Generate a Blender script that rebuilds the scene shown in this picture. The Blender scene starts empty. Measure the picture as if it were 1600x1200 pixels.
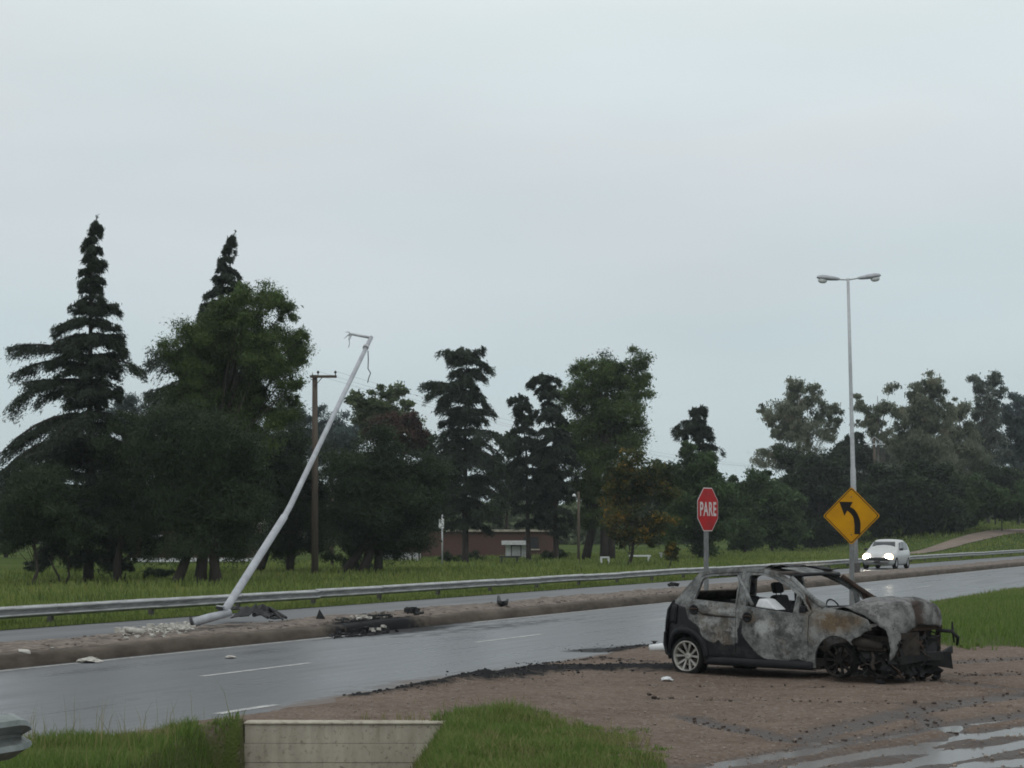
import bpy, math, random
import numpy as np
from mathutils import Vector, Matrix, noise
from mathutils.geometry import delaunay_2d_cdt

# ------------------------------------------------------------------ camera, sky, sun, exposure
sc = bpy.context.scene
F, HZ, CX, EYE = 3100.0, 826.0, 800.0, 2.1          # focal length, horizon row and eye height (1600 px wide frame)
cam_d = bpy.data.cameras.new('camera'); cam = bpy.data.objects.new('camera', cam_d)
sc.collection.objects.link(cam); sc.camera = cam
cam.location = (0, 0, EYE); cam.rotation_euler = (math.radians(90), 0, 0)
cam_d.sensor_width = 36.0; cam_d.lens = F / 1600 * 36; cam_d.shift_y = (HZ - 600) / 1600
cam_d.clip_start = 0.1; cam_d.clip_end = 4000
sc.view_settings.view_transform = 'Standard'; sc.view_settings.look = 'None'
sc.view_settings.gamma = 1.0; sc.view_settings.use_curve_mapping = False
sc.view_settings.exposure = 0.0

SUN_EL, SUN_AZ = math.radians(52), math.radians(200)
w = bpy.data.worlds.new('World'); sc.world = w; w.use_nodes = True
nt = w.node_tree; nt.nodes.clear()
def N(tree, typ, **kw):
    n = tree.nodes.new(typ)
    for k, v in kw.items(): setattr(n, k, v)
    return n
out = N(nt, 'ShaderNodeOutputWorld')
sky = N(nt, 'ShaderNodeTexSky', sky_type='NISHITA', sun_disc=False)
sky.sun_elevation = SUN_EL; sky.sun_rotation = SUN_AZ
bg1 = N(nt, 'ShaderNodeBackground'); bg1.inputs[1].default_value = 0.08
nt.links.new(sky.outputs[0], bg1.inputs[0])
tc = N(nt, 'ShaderNodeTexCoord'); sep = N(nt, 'ShaderNodeSeparateXYZ')
nt.links.new(tc.outputs['Generated'], sep.inputs[0])
rmp = N(nt, 'ShaderNodeValToRGB')
cr = rmp.color_ramp
cr.elements[0].position = 0.0; cr.elements[0].color = (0.545, 0.645, 0.678, 1)
cr.elements[1].position = 1.0; cr.elements[1].color = (0.95, 0.99, 1.02, 1)
e = cr.elements.new(0.10); e.color = (0.600, 0.685, 0.718, 1)
e = cr.elements.new(0.19); e.color = (0.705, 0.768, 0.796, 1)
e = cr.elements.new(0.30); e.color = (0.835, 0.888, 0.90, 1)
nt.links.new(sep.outputs[2], rmp.inputs[0])
mp = N(nt, 'ShaderNodeMapping'); mp.inputs['Scale'].default_value = (2.2, 2.2, 9.0); mp.inputs['Rotation'].default_value = (0.0, 0.35, 0)
nz = N(nt, 'ShaderNodeTexNoise'); nz.inputs['Scale'].default_value = 1.3; nz.inputs['Detail'].default_value = 4; nz.inputs['Roughness'].default_value = 0.45
nt.links.new(tc.outputs['Generated'], mp.inputs[0]); nt.links.new(mp.outputs[0], nz.inputs[0])
mr = N(nt, 'ShaderNodeMapRange'); mr.inputs[1].default_value = 0.3; mr.inputs[2].default_value = 0.7
mr.inputs[3].default_value = 0.94; mr.inputs[4].default_value = 1.06
nt.links.new(nz.outputs[0], mr.inputs[0])
mul = N(nt, 'ShaderNodeVectorMath', operation='SCALE')
nt.links.new(rmp.outputs[0], mul.inputs[0]); nt.links.new(mr.outputs[0], mul.inputs['Scale'])
nz2 = N(nt, 'ShaderNodeTexNoise'); nz2.inputs['Scale'].default_value = 2.1; nz2.inputs['Detail'].default_value = 3; nt.links.new(mp.outputs[0], nz2.inputs[0])
tint = N(nt, 'ShaderNodeValToRGB'); tint.color_ramp.elements[0].position = .36; tint.color_ramp.elements[0].color = (.965, 1.0, .995, 1); tint.color_ramp.elements[1].position = .64; tint.color_ramp.elements[1].color = (1.01, .995, .99, 1)
nt.links.new(nz2.outputs[0], tint.inputs[0])
mul2 = N(nt, 'ShaderNodeVectorMath', operation='MULTIPLY'); nt.links.new(mul.outputs[0], mul2.inputs[0]); nt.links.new(tint.outputs[0], mul2.inputs[1])
bg2 = N(nt, 'ShaderNodeBackground'); bg2.inputs[1].default_value = 1.0
nt.links.new(mul2.outputs[0], bg2.inputs[0])
mx = N(nt, 'ShaderNodeMixShader'); mx.inputs[0].default_value = 0.93
nt.links.new(bg1.outputs[0], mx.inputs[1]); nt.links.new(bg2.outputs[0], mx.inputs[2]); nt.links.new(mx.outputs[0], out.inputs[0])

sl = bpy.data.lights.new('sun', 'SUN'); sl.energy = 0.5; sl.angle = math.radians(60); sl.color = (1.0, 0.97, 0.93)
so = bpy.data.objects.new('sun', sl); sc.collection.objects.link(so)
so.rotation_euler = (math.pi / 2 - SUN_EL, 0, math.radians(180) - SUN_AZ + math.radians(0))
sc.cycles.filter_width = 1.8; sc.cycles.max_bounces = 6; sc.cycles.transparent_max_bounces = 6

# ------------------------------------------------------------------ geometry helpers
VP = 2178.0
TH = math.atan((VP - CX) / F)
ES = np.array([math.sin(TH), math.cos(TH)]); EN = np.array([-math.cos(TH), math.sin(TH)])
ROAD_ROT = math.atan2(ES[1], ES[0])
def P(x, y, z=0.0):                                   # photo point -> place on the ground (height z)
    d = F * (EYE - z) / (y - HZ); return np.array([(x - CX) / F * d, d, z])
def L(x, y, d):                                       # photo point at distance d
    return np.array([(x - CX) / F * d, d, EYE - (y - HZ) / F * d])
def W(s, n, z=0.0): p = ES * s + EN * n; return np.array([p[0], p[1], z])
def SN(p): return float(p[0] * ES[0] + p[1] * ES[1]), float(p[0] * EN[0] + p[1] * EN[1])
def sst(a, b, x): t = np.clip((np.asarray(x, float) - a) / (b - a), 0, 1); return t * t * (3 - 2 * t)

def vnoise(x, y, seed=0):                             # value noise, numpy
    x = np.asarray(x, float); y = np.asarray(y, float)
    xi = np.floor(x).astype(np.int64); yi = np.floor(y).astype(np.int64)
    fx = x - xi; fy = y - yi; fx = fx * fx * (3 - 2 * fx); fy = fy * fy * (3 - 2 * fy)
    def h(a, b):
        n = (a * 374761393 + b * 668265263 + seed * 982451653) & 0x7fffffff
        n = (n ^ (n >> 13)) * 1274126177 & 0x7fffffff
        return ((n ^ (n >> 16)) & 0xffff) / 65535.0
    return (h(xi, yi) * (1 - fx) + h(xi + 1, yi) * fx) * (1 - fy) + (h(xi, yi + 1) * (1 - fx) + h(xi + 1, yi + 1) * fx) * fy
def fbm(x, y, seed=0, o=4):
    s = 0; a = .5
    for i in range(o): s = s + a * vnoise(x * 2 ** i, y * 2 ** i, seed + i); a *= .5
    return s / (1 - .5 ** o)

COL = sc.collection
def tag(o, label=None, cat=None, group=None, kind=None):
    if label: o['label'] = label
    if cat: o['category'] = cat
    if group: o['group'] = group
    if kind: o['kind'] = kind
    return o
def empty(name, loc, label, cat, group=None, rz=0.0):
    o = bpy.data.objects.new(name, None); COL.objects.link(o); o.empty_display_size = 0.3
    o.location = [float(v) for v in loc]; o.rotation_euler = (0, 0, rz)
    return tag(o, label, cat, group)
def link(name, me, mat, parent=None):
    o = bpy.data.objects.new(name, me); COL.objects.link(o)
    if mat is not None:
        me.materials.clear(); me.materials.append(mat)
    if parent is not None: o.parent = parent
    return o
def np_mesh(name, V, Fc, smooth=False, attrs=None):
    V = np.ascontiguousarray(V, dtype=np.float32); Fc = np.ascontiguousarray(Fc, dtype=np.int32)
    me = bpy.data.meshes.new(name); k = Fc.shape[1]; n = len(Fc)
    me.vertices.add(len(V)); me.vertices.foreach_set('co', V.ravel())
    me.loops.add(n * k); me.loops.foreach_set('vertex_index', Fc.ravel())
    me.polygons.add(n); me.polygons.foreach_set('loop_start', np.arange(0, n * k, k, dtype=np.int32))
    if smooth: me.polygons.foreach_set('use_smooth', np.ones(n, dtype=bool))
    for (an, dom, val) in attrs or []:
        a = me.attributes.new(an, 'FLOAT', dom); a.data.foreach_set('value', np.ascontiguousarray(val, dtype=np.float32))
    me.update(calc_edges=True); return me

class MB:
    def __init__(s): s.v = []; s.f = []
    def add(s, v, f):
        b = len(s.v); s.v += [tuple(map(float, p)) for p in v]; s.f += [tuple(b + i for i in q) for q in f]; return s
    def box(s, c, size, rot=None, taper=1.0):
        hx, hy, hz = [q / 2 for q in size]
        vs = [Vector((x * hx * (taper if z > 0 else 1), y * hy * (taper if z > 0 else 1), z * hz)) for z in (-1, 1) for y in (-1, 1) for x in (-1, 1)]
        if rot is not None: vs = [rot @ p for p in vs]
        return s.add([p + Vector(c) for p in vs], [(0, 2, 3, 1), (4, 5, 7, 6), (0, 1, 5, 4), (2, 6, 7, 3), (0, 4, 6, 2), (1, 3, 7, 5)])
    def bar(s, p, q, a, b=None):
        p = Vector(p); q = Vector(q); d = q - p
        return s.box((p + q) / 2, (a, b or a, d.length), d.to_track_quat('Z', 'Y').to_matrix())
    def tube(s, pts, rad, n=8, cap=True):
        pts = [Vector(p) for p in pts]; m = len(pts)
        if not hasattr(rad, '__len__'): rad = [rad] * m
        rings = []; up = None
        for i, p in enumerate(pts):
            d = (pts[min(i + 1, m - 1)] - pts[max(i - 1, 0)]).normalized()
            if up is None: up = Vector((0, 0, 1)) if abs(d.z) < .9 else Vector((1, 0, 0))
            x = d.cross(up).normalized(); y = x.cross(d).normalized(); up = y
            rings.append([p + (x * math.cos(2 * math.pi * k / n) + y * math.sin(2 * math.pi * k / n)) * rad[i] for k in range(n)])
        f = [(i * n + k, i * n + (k + 1) % n, (i + 1) * n + (k + 1) % n, (i + 1) * n + k) for i in range(m - 1) for k in range(n)]
        if cap: f += [tuple(range(n - 1, -1, -1)), tuple((m - 1) * n + k for k in range(n))]
        return s.add([p for r in rings for p in r], f)
    def lathe(s, prof, n=24, mat=None, close=True):       # profile (r, z), about z
        m = len(prof); vs = [(r * math.cos(2 * math.pi * k / n), r * math.sin(2 * math.pi * k / n), z) for r, z in prof for k in range(n)]
        if mat is not None: vs = [mat @ Vector(p) for p in vs]
        mm = m if close else m - 1
        return s.add(vs, [(i * n + k, i * n + (k + 1) % n, ((i + 1) % m) * n + (k + 1) % n, ((i + 1) % m) * n + k) for i in range(mm) for k in range(n)])
    def grid(s, rows):
        r = len(rows); c = len(rows[0])
        return s.add([p for q in rows for p in q], [(i * c + j, i * c + j + 1, (i + 1) * c + j + 1, (i + 1) * c + j) for i in range(r - 1) for j in range(c - 1)])
    def prism(s, poly, fn, t0, t1):                      # planar polygon swept from t0 to t1 through fn(a, b, t)
        n = len(poly); vs = [fn(a, b, t0) for a, b in poly] + [fn(a, b, t1) for a, b in poly]
        return s.add(vs, [tuple(range(n - 1, -1, -1)), tuple(range(n, 2 * n))] + [(i, (i + 1) % n, n + (i + 1) % n, n + i) for i in range(n)])
    def mesh(s, name, smooth=False):
        me = bpy.data.meshes.new(name); me.from_pydata(s.v, [], s.f)
        if smooth: me.polygons.foreach_set('use_smooth', [True] * len(me.polygons))
        me.update(); return me
    def build(s, name, mat, parent=None, smooth=False, thick=0.0, bevel=0.0):
        o = link(name, s.mesh(name, smooth), mat, parent)
        if thick:
            m = o.modifiers.new('solid', 'SOLIDIFY'); m.thickness = thick; m.offset = 0
        if bevel:
            m = o.modifiers.new('bevel', 'BEVEL'); m.width = bevel; m.segments = 2; m.limit_method = 'ANGLE'
        return o

# ------------------------------------------------------------------ materials
def base_mat(name):
    m = bpy.data.materials.new(name); m.use_nodes = True; t = m.node_tree
    b = [n for n in t.nodes if n.type == 'BSDF_PRINCIPLED'][0]
    return m, t, b
def ramp(t, stops):
    r = N(t, 'ShaderNodeValToRGB'); c = r.color_ramp
    c.elements[0].position = stops[0][0]; c.elements[0].color = (*stops[0][1], 1)
    c.elements[1].position = stops[-1][0]; c.elements[1].color = (*stops[-1][1], 1)
    for p, q in stops[1:-1]:
        e = c.elements.new(p); e.color = (*q, 1)
    return r
def noise_n(t, scale, detail=6, rough=.6, stretch=None, coord='Object', dist=0.0):
    tc = N(t, 'ShaderNodeTexCoord'); mp = N(t, 'ShaderNodeMapping')
    if stretch: mp.inputs['Scale'].default_value = stretch
    n = N(t, 'ShaderNodeTexNoise'); n.inputs['Scale'].default_value = scale; n.inputs['Detail'].default_value = detail
    n.inputs['Roughness'].default_value = rough; n.inputs['Distortion'].default_value = dist
    t.links.new(tc.outputs[coord], mp.inputs[0]); t.links.new(mp.outputs[0], n.inputs[0]); return n
def mixc(t, fac, a, b):
    m = N(t, 'ShaderNodeMix', data_type='RGBA')
    for sock, v in ((m.inputs[0], fac), (m.inputs[6], a), (m.inputs[7], b)):
        if isinstance(v, (tuple, list)): sock.default_value = (*v, 1)
        elif isinstance(v, (int, float)): sock.default_value = v
        else: t.links.new(v, sock)
    return m.outputs[2]
def mixf(t, fac, a, b):
    m = N(t, 'ShaderNodeMix', data_type='FLOAT')
    for sock, v in ((m.inputs[0], fac), (m.inputs[2], a), (m.inputs[3], b)):
        if isinstance(v, (int, float)): sock.default_value = v
        else: t.links.new(v, sock)
    return m.outputs[0]
def mapr(t, v, a, b, c=0.0, d=1.0):
    m = N(t, 'ShaderNodeMapRange'); m.clamp = True
    t.links.new(v, m.inputs[0])
    for i, q in enumerate((a, b, c, d)): m.inputs[i + 1].default_value = q
    return m.outputs[0]
def math_n(t, op, a, b):
    m = N(t, 'ShaderNodeMath', operation=op)
    for i, v in enumerate((a, b)):
        if isinstance(v, (int, float)): m.inputs[i].default_value = v
        else: t.links.new(v, m.inputs[i])
    return m.outputs[0]
def attr(t, name):
    a = N(t, 'ShaderNodeAttribute'); a.attribute_name = name; return a.outputs['Fac']
def bump(t, b, h, strength=.3, dist=.02):
    n = N(t, 'ShaderNodeBump'); n.inputs['Strength'].default_value = strength; n.inputs['Distance'].default_value = dist
    t.links.new(h, n.inputs['Height']); t.links.new(n.outputs[0], b.inputs['Normal'])
def simple(name, c1, c2=None, scale=6, rough=.7, metal=0.0, bmp=0.0, detail=6, stretch=None, lo=.3, hi=.7, rough2=None, spec=.5, bdist=.02):
    m, t, b = base_mat(name)
    b.inputs['Roughness'].default_value = rough; b.inputs['Metallic'].default_value = metal; b.inputs['Specular IOR Level'].default_value = spec
    if c2 is None: c2 = tuple(q * .75 for q in c1)
    n = noise_n(t, scale, detail, .62, stretch)
    r = ramp(t, [(lo, c2), (hi, c1)]); t.links.new(n.outputs[0], r.inputs[0]); t.links.new(r.outputs[0], b.inputs['Base Color'])
    if rough2 is not None: t.links.new(mapr(t, n.outputs[0], lo, hi, rough2, rough), b.inputs['Roughness'])
    if bmp: bump(t, b, n.outputs[0], bmp, bdist)
    return m
def foliage(name, dark, light, transl=.25, alt=None):
    m, t, b = base_mat(name)
    r = ramp(t, [(0, dark), (.6, light)] + ([(1, alt)] if alt else [(1, tuple(min(1, q * 1.25) for q in light))]))
    t.links.new(attr(t, 'tint'), r.inputs[0]); t.links.new(r.outputs[0], b.inputs['Base Color'])
    b.inputs['Roughness'].default_value = .65; b.inputs['Specular IOR Level'].default_value = .25
    tr = N(t, 'ShaderNodeBsdfTranslucent'); t.links.new(r.outputs[0], tr.inputs[0])
    mx = N(t, 'ShaderNodeMixShader'); mx.inputs[0].default_value = transl
    o = [n for n in t.nodes if n.type == 'OUTPUT_MATERIAL'][0]
    t.links.new(b.outputs[0], mx.inputs[1]); t.links.new(tr.outputs[0], mx.inputs[2]); t.links.new(mx.outputs[0], o.inputs[0])
    return m

M = {}
M['steel_pole'] = simple('galvanised_steel', (.50, .51, .52), (.36, .37, .385), scale=9, rough=.5, metal=.25)
M['sign_post'] = simple('weathered_sign_post', (.20, .205, .205), (.12, .122, .122), scale=7, rough=.6, metal=.2)
M['white_pole'] = simple('pale_painted_steel', (.42, .435, .46), (.27, .28, .30), scale=5, rough=.5, metal=.1, stretch=(1, 1, .3))
M['dark_metal'] = simple('dark_metal', (.03, .03, .032), (.012, .012, .013), scale=12, rough=.6, metal=.2)
M['rail'] = simple('guardrail_zinc', (.40, .40, .40), (.16, .155, .15), scale=3.5, rough=.42, metal=.65, stretch=(.5, 1, 3), lo=.28, hi=.62)
M['rail_post'] = simple('weathered_post_steel', (.09, .085, .08), (.04, .037, .035), scale=10, rough=.8)
M['bark'] = simple('bark', (.055, .045, .036), (.02, .017, .014), scale=6, rough=.95, stretch=(1, 1, .2), bmp=.5)
M['pale_bark'] = simple('pale_bark', (.19, .175, .155), (.09, .08, .07), scale=5, rough=.9, stretch=(1, 1, .25))
M['wood_pole'] = simple('weathered_wood', (.115, .088, .066), (.055, .042, .033), scale=7, rough=.9, stretch=(2, 2, .15), bmp=.3)
M['cedar'] = foliage('cedar_needles', (.012, .019, .012), (.032, .047, .028), .15)
M['pine'] = foliage('pine_needles', (.022, .038, .012), (.078, .115, .034), .25)
M['dark_leaf'] = foliage('dark_leaves', (.014, .024, .011), (.036, .056, .024), .2)
M['mid_leaf'] = foliage('mid_green_leaves', (.020, .038, .014), (.060, .098, .034), .3)
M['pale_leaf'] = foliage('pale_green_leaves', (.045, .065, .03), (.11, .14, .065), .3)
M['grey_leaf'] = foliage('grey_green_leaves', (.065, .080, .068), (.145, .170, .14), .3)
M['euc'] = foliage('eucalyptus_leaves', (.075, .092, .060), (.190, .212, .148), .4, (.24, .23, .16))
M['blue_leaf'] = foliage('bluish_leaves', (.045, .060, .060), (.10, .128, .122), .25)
M['brown_leaf'] = foliage('reddish_brown_leaves', (.030, .020, .016), (.075, .045, .036), .25)
M['yellow_leaf'] = foliage('yellowing_leaves', (.024, .036, .012), (.070, .082, .024), .35, (.30, .17, .025))
M['grass'] = foliage('grass_blades', (.064, .092, .022), (.160, .215, .050), .32, (.24, .235, .075))
M['fresh_grass'] = foliage('fresh_grass_blades', (.050, .084, .016), (.125, .200, .040), .38, (.21, .21, .08))
M['dry_grass'] = foliage('dry_grass_blades', (.09, .085, .035), (.20, .20, .075), .3, (.28, .24, .12))
m, t, b = base_mat('stained_concrete'); M['concrete'] = m
s1_ = noise_n(t, 2.4, 8, .65, (2.6, 1, .45)); s2_ = noise_n(t, 1.3, 6, .6); s3_ = noise_n(t, 18, 6, .7)
f = math_n(t, 'ADD', math_n(t, 'MULTIPLY', s1_.outputs[0], .55), math_n(t, 'MULTIPLY', s2_.outputs[0], .45))
r = ramp(t, [(.36, (.17, .15, .115)), (.46, (.33, .295, .24)), (.60, (.43, .395, .325))]); t.links.new(f, r.inputs[0])
t.links.new(mixc(t, mapr(t, s3_.outputs[0], .55, .7), r.outputs[0], (.14, .12, .095)), b.inputs['Base Color']); b.inputs['Roughness'].default_value = .95; b.inputs['Specular IOR Level'].default_value = .2
bump(t, b, s3_.outputs[0], .4, .01)
M['kerb'] = simple('dirty_kerb_concrete', (.13, .106, .086), (.052, .042, .034), scale=3.5, rough=.95, bmp=.5, stretch=(.4, 1, 1), spec=.15)
M['median'] = simple('median_earth', (.225, .185, .156), (.088, .072, .060), scale=4.5, rough=.95, bmp=.8, detail=12, lo=.36, hi=.64, spec=.15)
M['line'] = simple('worn_white_paint', (.42, .415, .395), (.14, .14, .145), scale=6, rough=.6, lo=.30, hi=.54, detail=9)
M['red'] = simple('red_sign_face', (.45, .012, .016), (.30, .012, .015), scale=3.5, rough=.4, spec=.12)
M['white_sign'] = simple('white_sign_face', (.62, .58, .58), (.52, .48, .48), scale=3, rough=.4, spec=.12)
M['yellow'] = simple('yellow_sign_face', (.54, .265, .004), (.41, .195, .008), scale=3.5, rough=.42, spec=.12)
M['black_sign'] = simple('black_sign_face', (.014, .013, .012), scale=3, rough=.5, spec=.12)
M['char'] = simple('charred_debris', (.026, .025, .025), (.007, .007, .008), scale=9, rough=.8, rough2=.55, bmp=.5, spec=.2)
M['clod'] = simple('dark_soil', (.085, .063, .052), (.04, .03, .025), scale=5, rough=.95, spec=.2)
M['white_rubble'] = simple('white_rubble', (.52, .50, .455), (.30, .28, .25), scale=8, rough=.9)
M['white_plastic'] = simple('white_plastic', (.68, .70, .70), (.48, .49, .50), scale=7, rough=.5)
M['brick'] = None
M['water'], t, b = base_mat('puddle_water')
b.inputs['Base Color'].default_value = (.085, .072, .065, 1); b.inputs['Roughness'].default_value = .17; b.inputs['IOR'].default_value = 1.33
bump(t, b, noise_n(t, 9, 3).outputs[0], .06, .01)

def add_char(m):
    t = m.node_tree; b = [n for n in t.nodes if n.type == 'BSDF_PRINCIPLED'][0]; src = b.inputs['Base Color'].links[0].from_socket
    nn = noise_n(t, 3.5, 6, .65)
    cf = mapr(t, math_n(t, 'ADD', attr(t, 'char'), math_n(t, 'MULTIPLY', math_n(t, 'SUBTRACT', nn.outputs[0], .5), 1.3)), .4, .75)
    t.links.new(mixc(t, cf, src, (.012, .012, .013)), b.inputs['Base Color'])
add_char(M['kerb']); add_char(M['median'])
# ---- asphalt (object axes: x along the road, y across)
def asphalt(name, base, dark, rlo, rhi):
    m, t, b = base_mat(name)
    st = noise_n(t, 1.0, 6, .6, (.07, 1.1, 1)); patch = noise_n(t, .22, 5, .6, (.6, 1.6, 1)); wp_ = noise_n(t, 1.0, 5, .6, (.02, 3.2, 1)); fine = noise_n(t, 60, 3, .7)
    f = math_n(t, 'ADD', math_n(t, 'ADD', math_n(t, 'MULTIPLY', st.outputs[0], .4), math_n(t, 'MULTIPLY', patch.outputs[0], .35)), math_n(t, 'MULTIPLY', wp_.outputs[0], .25))
    r = ramp(t, [(.36, dark), (.62, base)]); t.links.new(f, r.inputs[0])
    ch = attr(t, 'char'); chn = noise_n(t, 3.0, 6, .65, (.5, 1.2, 1))
    cf = mapr(t, math_n(t, 'ADD', ch, math_n(t, 'MULTIPLY', math_n(t, 'SUBTRACT', chn.outputs[0], .5), 1.1)), .35, .75)
    mu = attr(t, 'mud'); mf = mapr(t, math_n(t, 'ADD', mu, math_n(t, 'MULTIPLY', math_n(t, 'SUBTRACT', chn.outputs[0], .5), 1.2)), .4, .8)
    c = mixc(t, mf, r.outputs[0], (.115, .09, .076)); c = mixc(t, cf, c, (.012, .012, .013))
    t.links.new(c, b.inputs['Base Color'])
    rg = mapr(t, f, .36, .58, rhi, rlo); rg = mixf(t, mf, rg, .75); rg = mixf(t, cf, rg, .7); t.links.new(mixf(t, cf, .5, .12), b.inputs['Specular IOR Level'])
    t.links.new(rg, b.inputs['Roughness']); b.inputs['Specular IOR Level'].default_value = .5
    bump(t, b, fine.outputs[0], .05, .003)
    return m
M['asphalt'] = asphalt('wet_asphalt', (.074, .079, .088), (.036, .038, .044), .25, .44)
M['asphalt_far'] = asphalt('damp_asphalt', (.105, .107, .112), (.06, .061, .065), .5, .62)
# ---- gravel shoulder with attributes grass / wet / char
m, t, b = base_mat('brown_gravel'); M['gravel'] = m
big = noise_n(t, .55, 6, .6); fin = noise_n(t, 26, 5, .75); mid = noise_n(t, 4.5, 6, .65)
vor = N(t, 'ShaderNodeTexVoronoi'); vor.inputs['Scale'].default_value = 34; tcv = N(t, 'ShaderNodeTexCoord'); t.links.new(tcv.outputs['Object'], vor.inputs[0])
f = math_n(t, 'ADD', math_n(t, 'MULTIPLY', big.outputs[0], .45), math_n(t, 'MULTIPLY', mid.outputs[0], .55))
r = ramp(t, [(.34, (.098, .066, .048)), (.5, (.143, .106, .083)), (.66, (.190, .142, .112))]); t.links.new(f, r.inputs[0])
sepv = N(t, 'ShaderNodeSeparateColor'); t.links.new(vor.outputs['Color'], sepv.inputs[0])
st = mapr(t, sepv.outputs[0], .80, 1.0)
c = mixc(t, math_n(t, 'MULTIPLY', st, .6), r.outputs[0], (.28, .255, .23))
dk = mapr(t, sepv.outputs[1], .82, 1.0); c = mixc(t, math_n(t, 'MULTIPLY', dk, .45), c, (.06, .048, .042))
g = attr(t, 'grass'); gf = mapr(t, math_n(t, 'ADD', g, math_n(t, 'MULTIPLY', math_n(t, 'SUBTRACT', mid.outputs[0], .5), .8)), .3, .7)
c = mixc(t, gf, c, (.060, .078, .020))
we = attr(t, 'wet'); wf = mapr(t, math_n(t, 'ADD', we, math_n(t, 'MULTIPLY', math_n(t, 'SUBTRACT', mid.outputs[0], .5), 1.0)), .3, .8)
c = mixc(t, wf, c, (.040, .027, .021))
ch = attr(t, 'char'); cf = mapr(t, math_n(t, 'ADD', ch, math_n(t, 'MULTIPLY', math_n(t, 'SUBTRACT', mid.outputs[0], .5), 1.5)), .35, .72)
c = mixc(t, cf, c, (.012, .0115, .012))
t.links.new(c, b.inputs['Base Color'])
t.links.new(mixf(t, wf, .95, .55), b.inputs['Roughness']); t.links.new(mixf(t, wf, .12, .4), b.inputs['Specular IOR Level'])
hh = math_n(t, 'ADD', math_n(t, 'MULTIPLY', fin.outputs[0], .5), math_n(t, 'MULTIPLY', vor.outputs['Distance'], -.5))
bump(t, b, hh, .9, .03)
# ---- far ground
m, t, b = base_mat('grass_ground'); M['ground'] = m
a = noise_n(t, .12, 8, .6); a2 = noise_n(t, 2.5, 6, .7)
f = math_n(t, 'ADD', math_n(t, 'MULTIPLY', a.outputs[0], .5), math_n(t, 'MULTIPLY', a2.outputs[0], .5))
r = ramp(t, [(.36, (.035, .045, .018)), (.5, (.060, .085, .026)), (.63, (.11, .125, .045))]); t.links.new(f, r.inputs[0])
t.links.new(r.outputs[0], b.inputs['Base Color']); b.inputs['Roughness'].default_value = 1.0; b.inputs['Specular IOR Level'].default_value = 0.0
M['dirt'] = simple('dirt_track', (.205, .158, .125), (.125, .093, .075), scale=.6, rough=.95, detail=9, bmp=.3)
# ---- brick
m, t, b = base_mat('brick_wall'); M['brick'] = m
bt = N(t, 'ShaderNodeTexBrick'); tcb = N(t, 'ShaderNodeTexCoord'); mpb = N(t, 'ShaderNodeMapping'); mpb.inputs['Rotation'].default_value = (math.pi / 2, 0, 0)
t.links.new(tcb.outputs['Object'], mpb.inputs[0]); t.links.new(mpb.outputs[0], bt.inputs[0])
bt.inputs['Scale'].default_value = 4; bt.inputs['Color1'].default_value = (.105, .046, .033, 1); bt.inputs['Color2'].default_value = (.075, .034, .026, 1); bt.inputs['Mortar'].default_value = (.09, .068, .056, 1)
nb = noise_n(t, .6, 5); t.links.new(mixc(t, mapr(t, nb.outputs[0], .4, .75), bt.outputs[0], (.075, .045, .036)), b.inputs['Base Color'])
b.inputs['Roughness'].default_value = .9

# ------------------------------------------------------------------ ground, roads, median
N_EDGE, N_KERB, N_MED, N_FAR, N_RAIL = 11.75, 19.0, 21.3, 26.25, 26.75
def hill(x, y):
    s = x * ES[0] + y * ES[1]; n = x * EN[0] + y * EN[1]
    k = sst(150, 192, s) * sst(27.0, 31.0, n) * sst(24, 40, x)
    return k * (2.0 + np.clip(n - 32, 0, 60) * .085) + sst(27, 30, n) * .12 * (fbm(x * .25, y * .25, 7) - .3)
def ground_z(x, y): return float(hill(np.array([x]), np.array([y]))[0])

ss = np.concatenate([np.arange(-120, -20, 20), np.arange(-20, 60, 2.0), np.arange(60, 320, 3.0), np.arange(320, 901, 20)])
ns = np.concatenate([np.arange(-160, -40, 40), np.arange(-40, 11, 3.0), [11.0, 11.6, 12.4, 18, 26.1, 26.2, 26.5, 27, 27.5, 28], np.arange(29, 60, 1.5), np.arange(60, 130, 5), np.arange(130, 800, 60)])
S_, N_ = np.meshgrid(ss, ns, indexing='ij')
X_ = S_ * ES[0] + N_ * EN[0]; Y_ = S_ * ES[1] + N_ * EN[1]
Z_ = hill(X_, Y_)
Z_ = np.where((N_ > 11.2) & (N_ < 26.15), -.25, Z_)
infan = sst(.45, .36, np.abs(X_ / np.maximum(Y_, 1e-3))) * (Y_ > 6) * sst(70, 60, Y_) * (N_ < 11.9)
Z_ = np.where(N_ < 11.9, -.1, Z_)
def grid_faces(a, b):
    i = np.arange(a * b).reshape(a, b); return np.stack([i[:-1, :-1], i[1:, :-1], i[1:, 1:], i[:-1, 1:]], -1).reshape(-1, 4)
gf_ = grid_faces(len(ss), len(ns)); gv_ = np.stack([X_, Y_, Z_], -1).reshape(-1, 3)
gc_ = gv_[gf_].mean(1); gn_ = gc_[:, 0] * EN[0] + gc_[:, 1] * EN[1]
gf_ = gf_[~((gn_ < 11.7) & (gc_[:, 1] > 10.8) & (gc_[:, 1] < 69) & (np.abs(gc_[:, 0] / np.maximum(gc_[:, 1], .1)) < .34))]
me = np_mesh('ground', gv_, gf_, True)
tag(link('ground', me, M['ground']), 'broad green grass field reaching to the trees', kind='structure')

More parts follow.
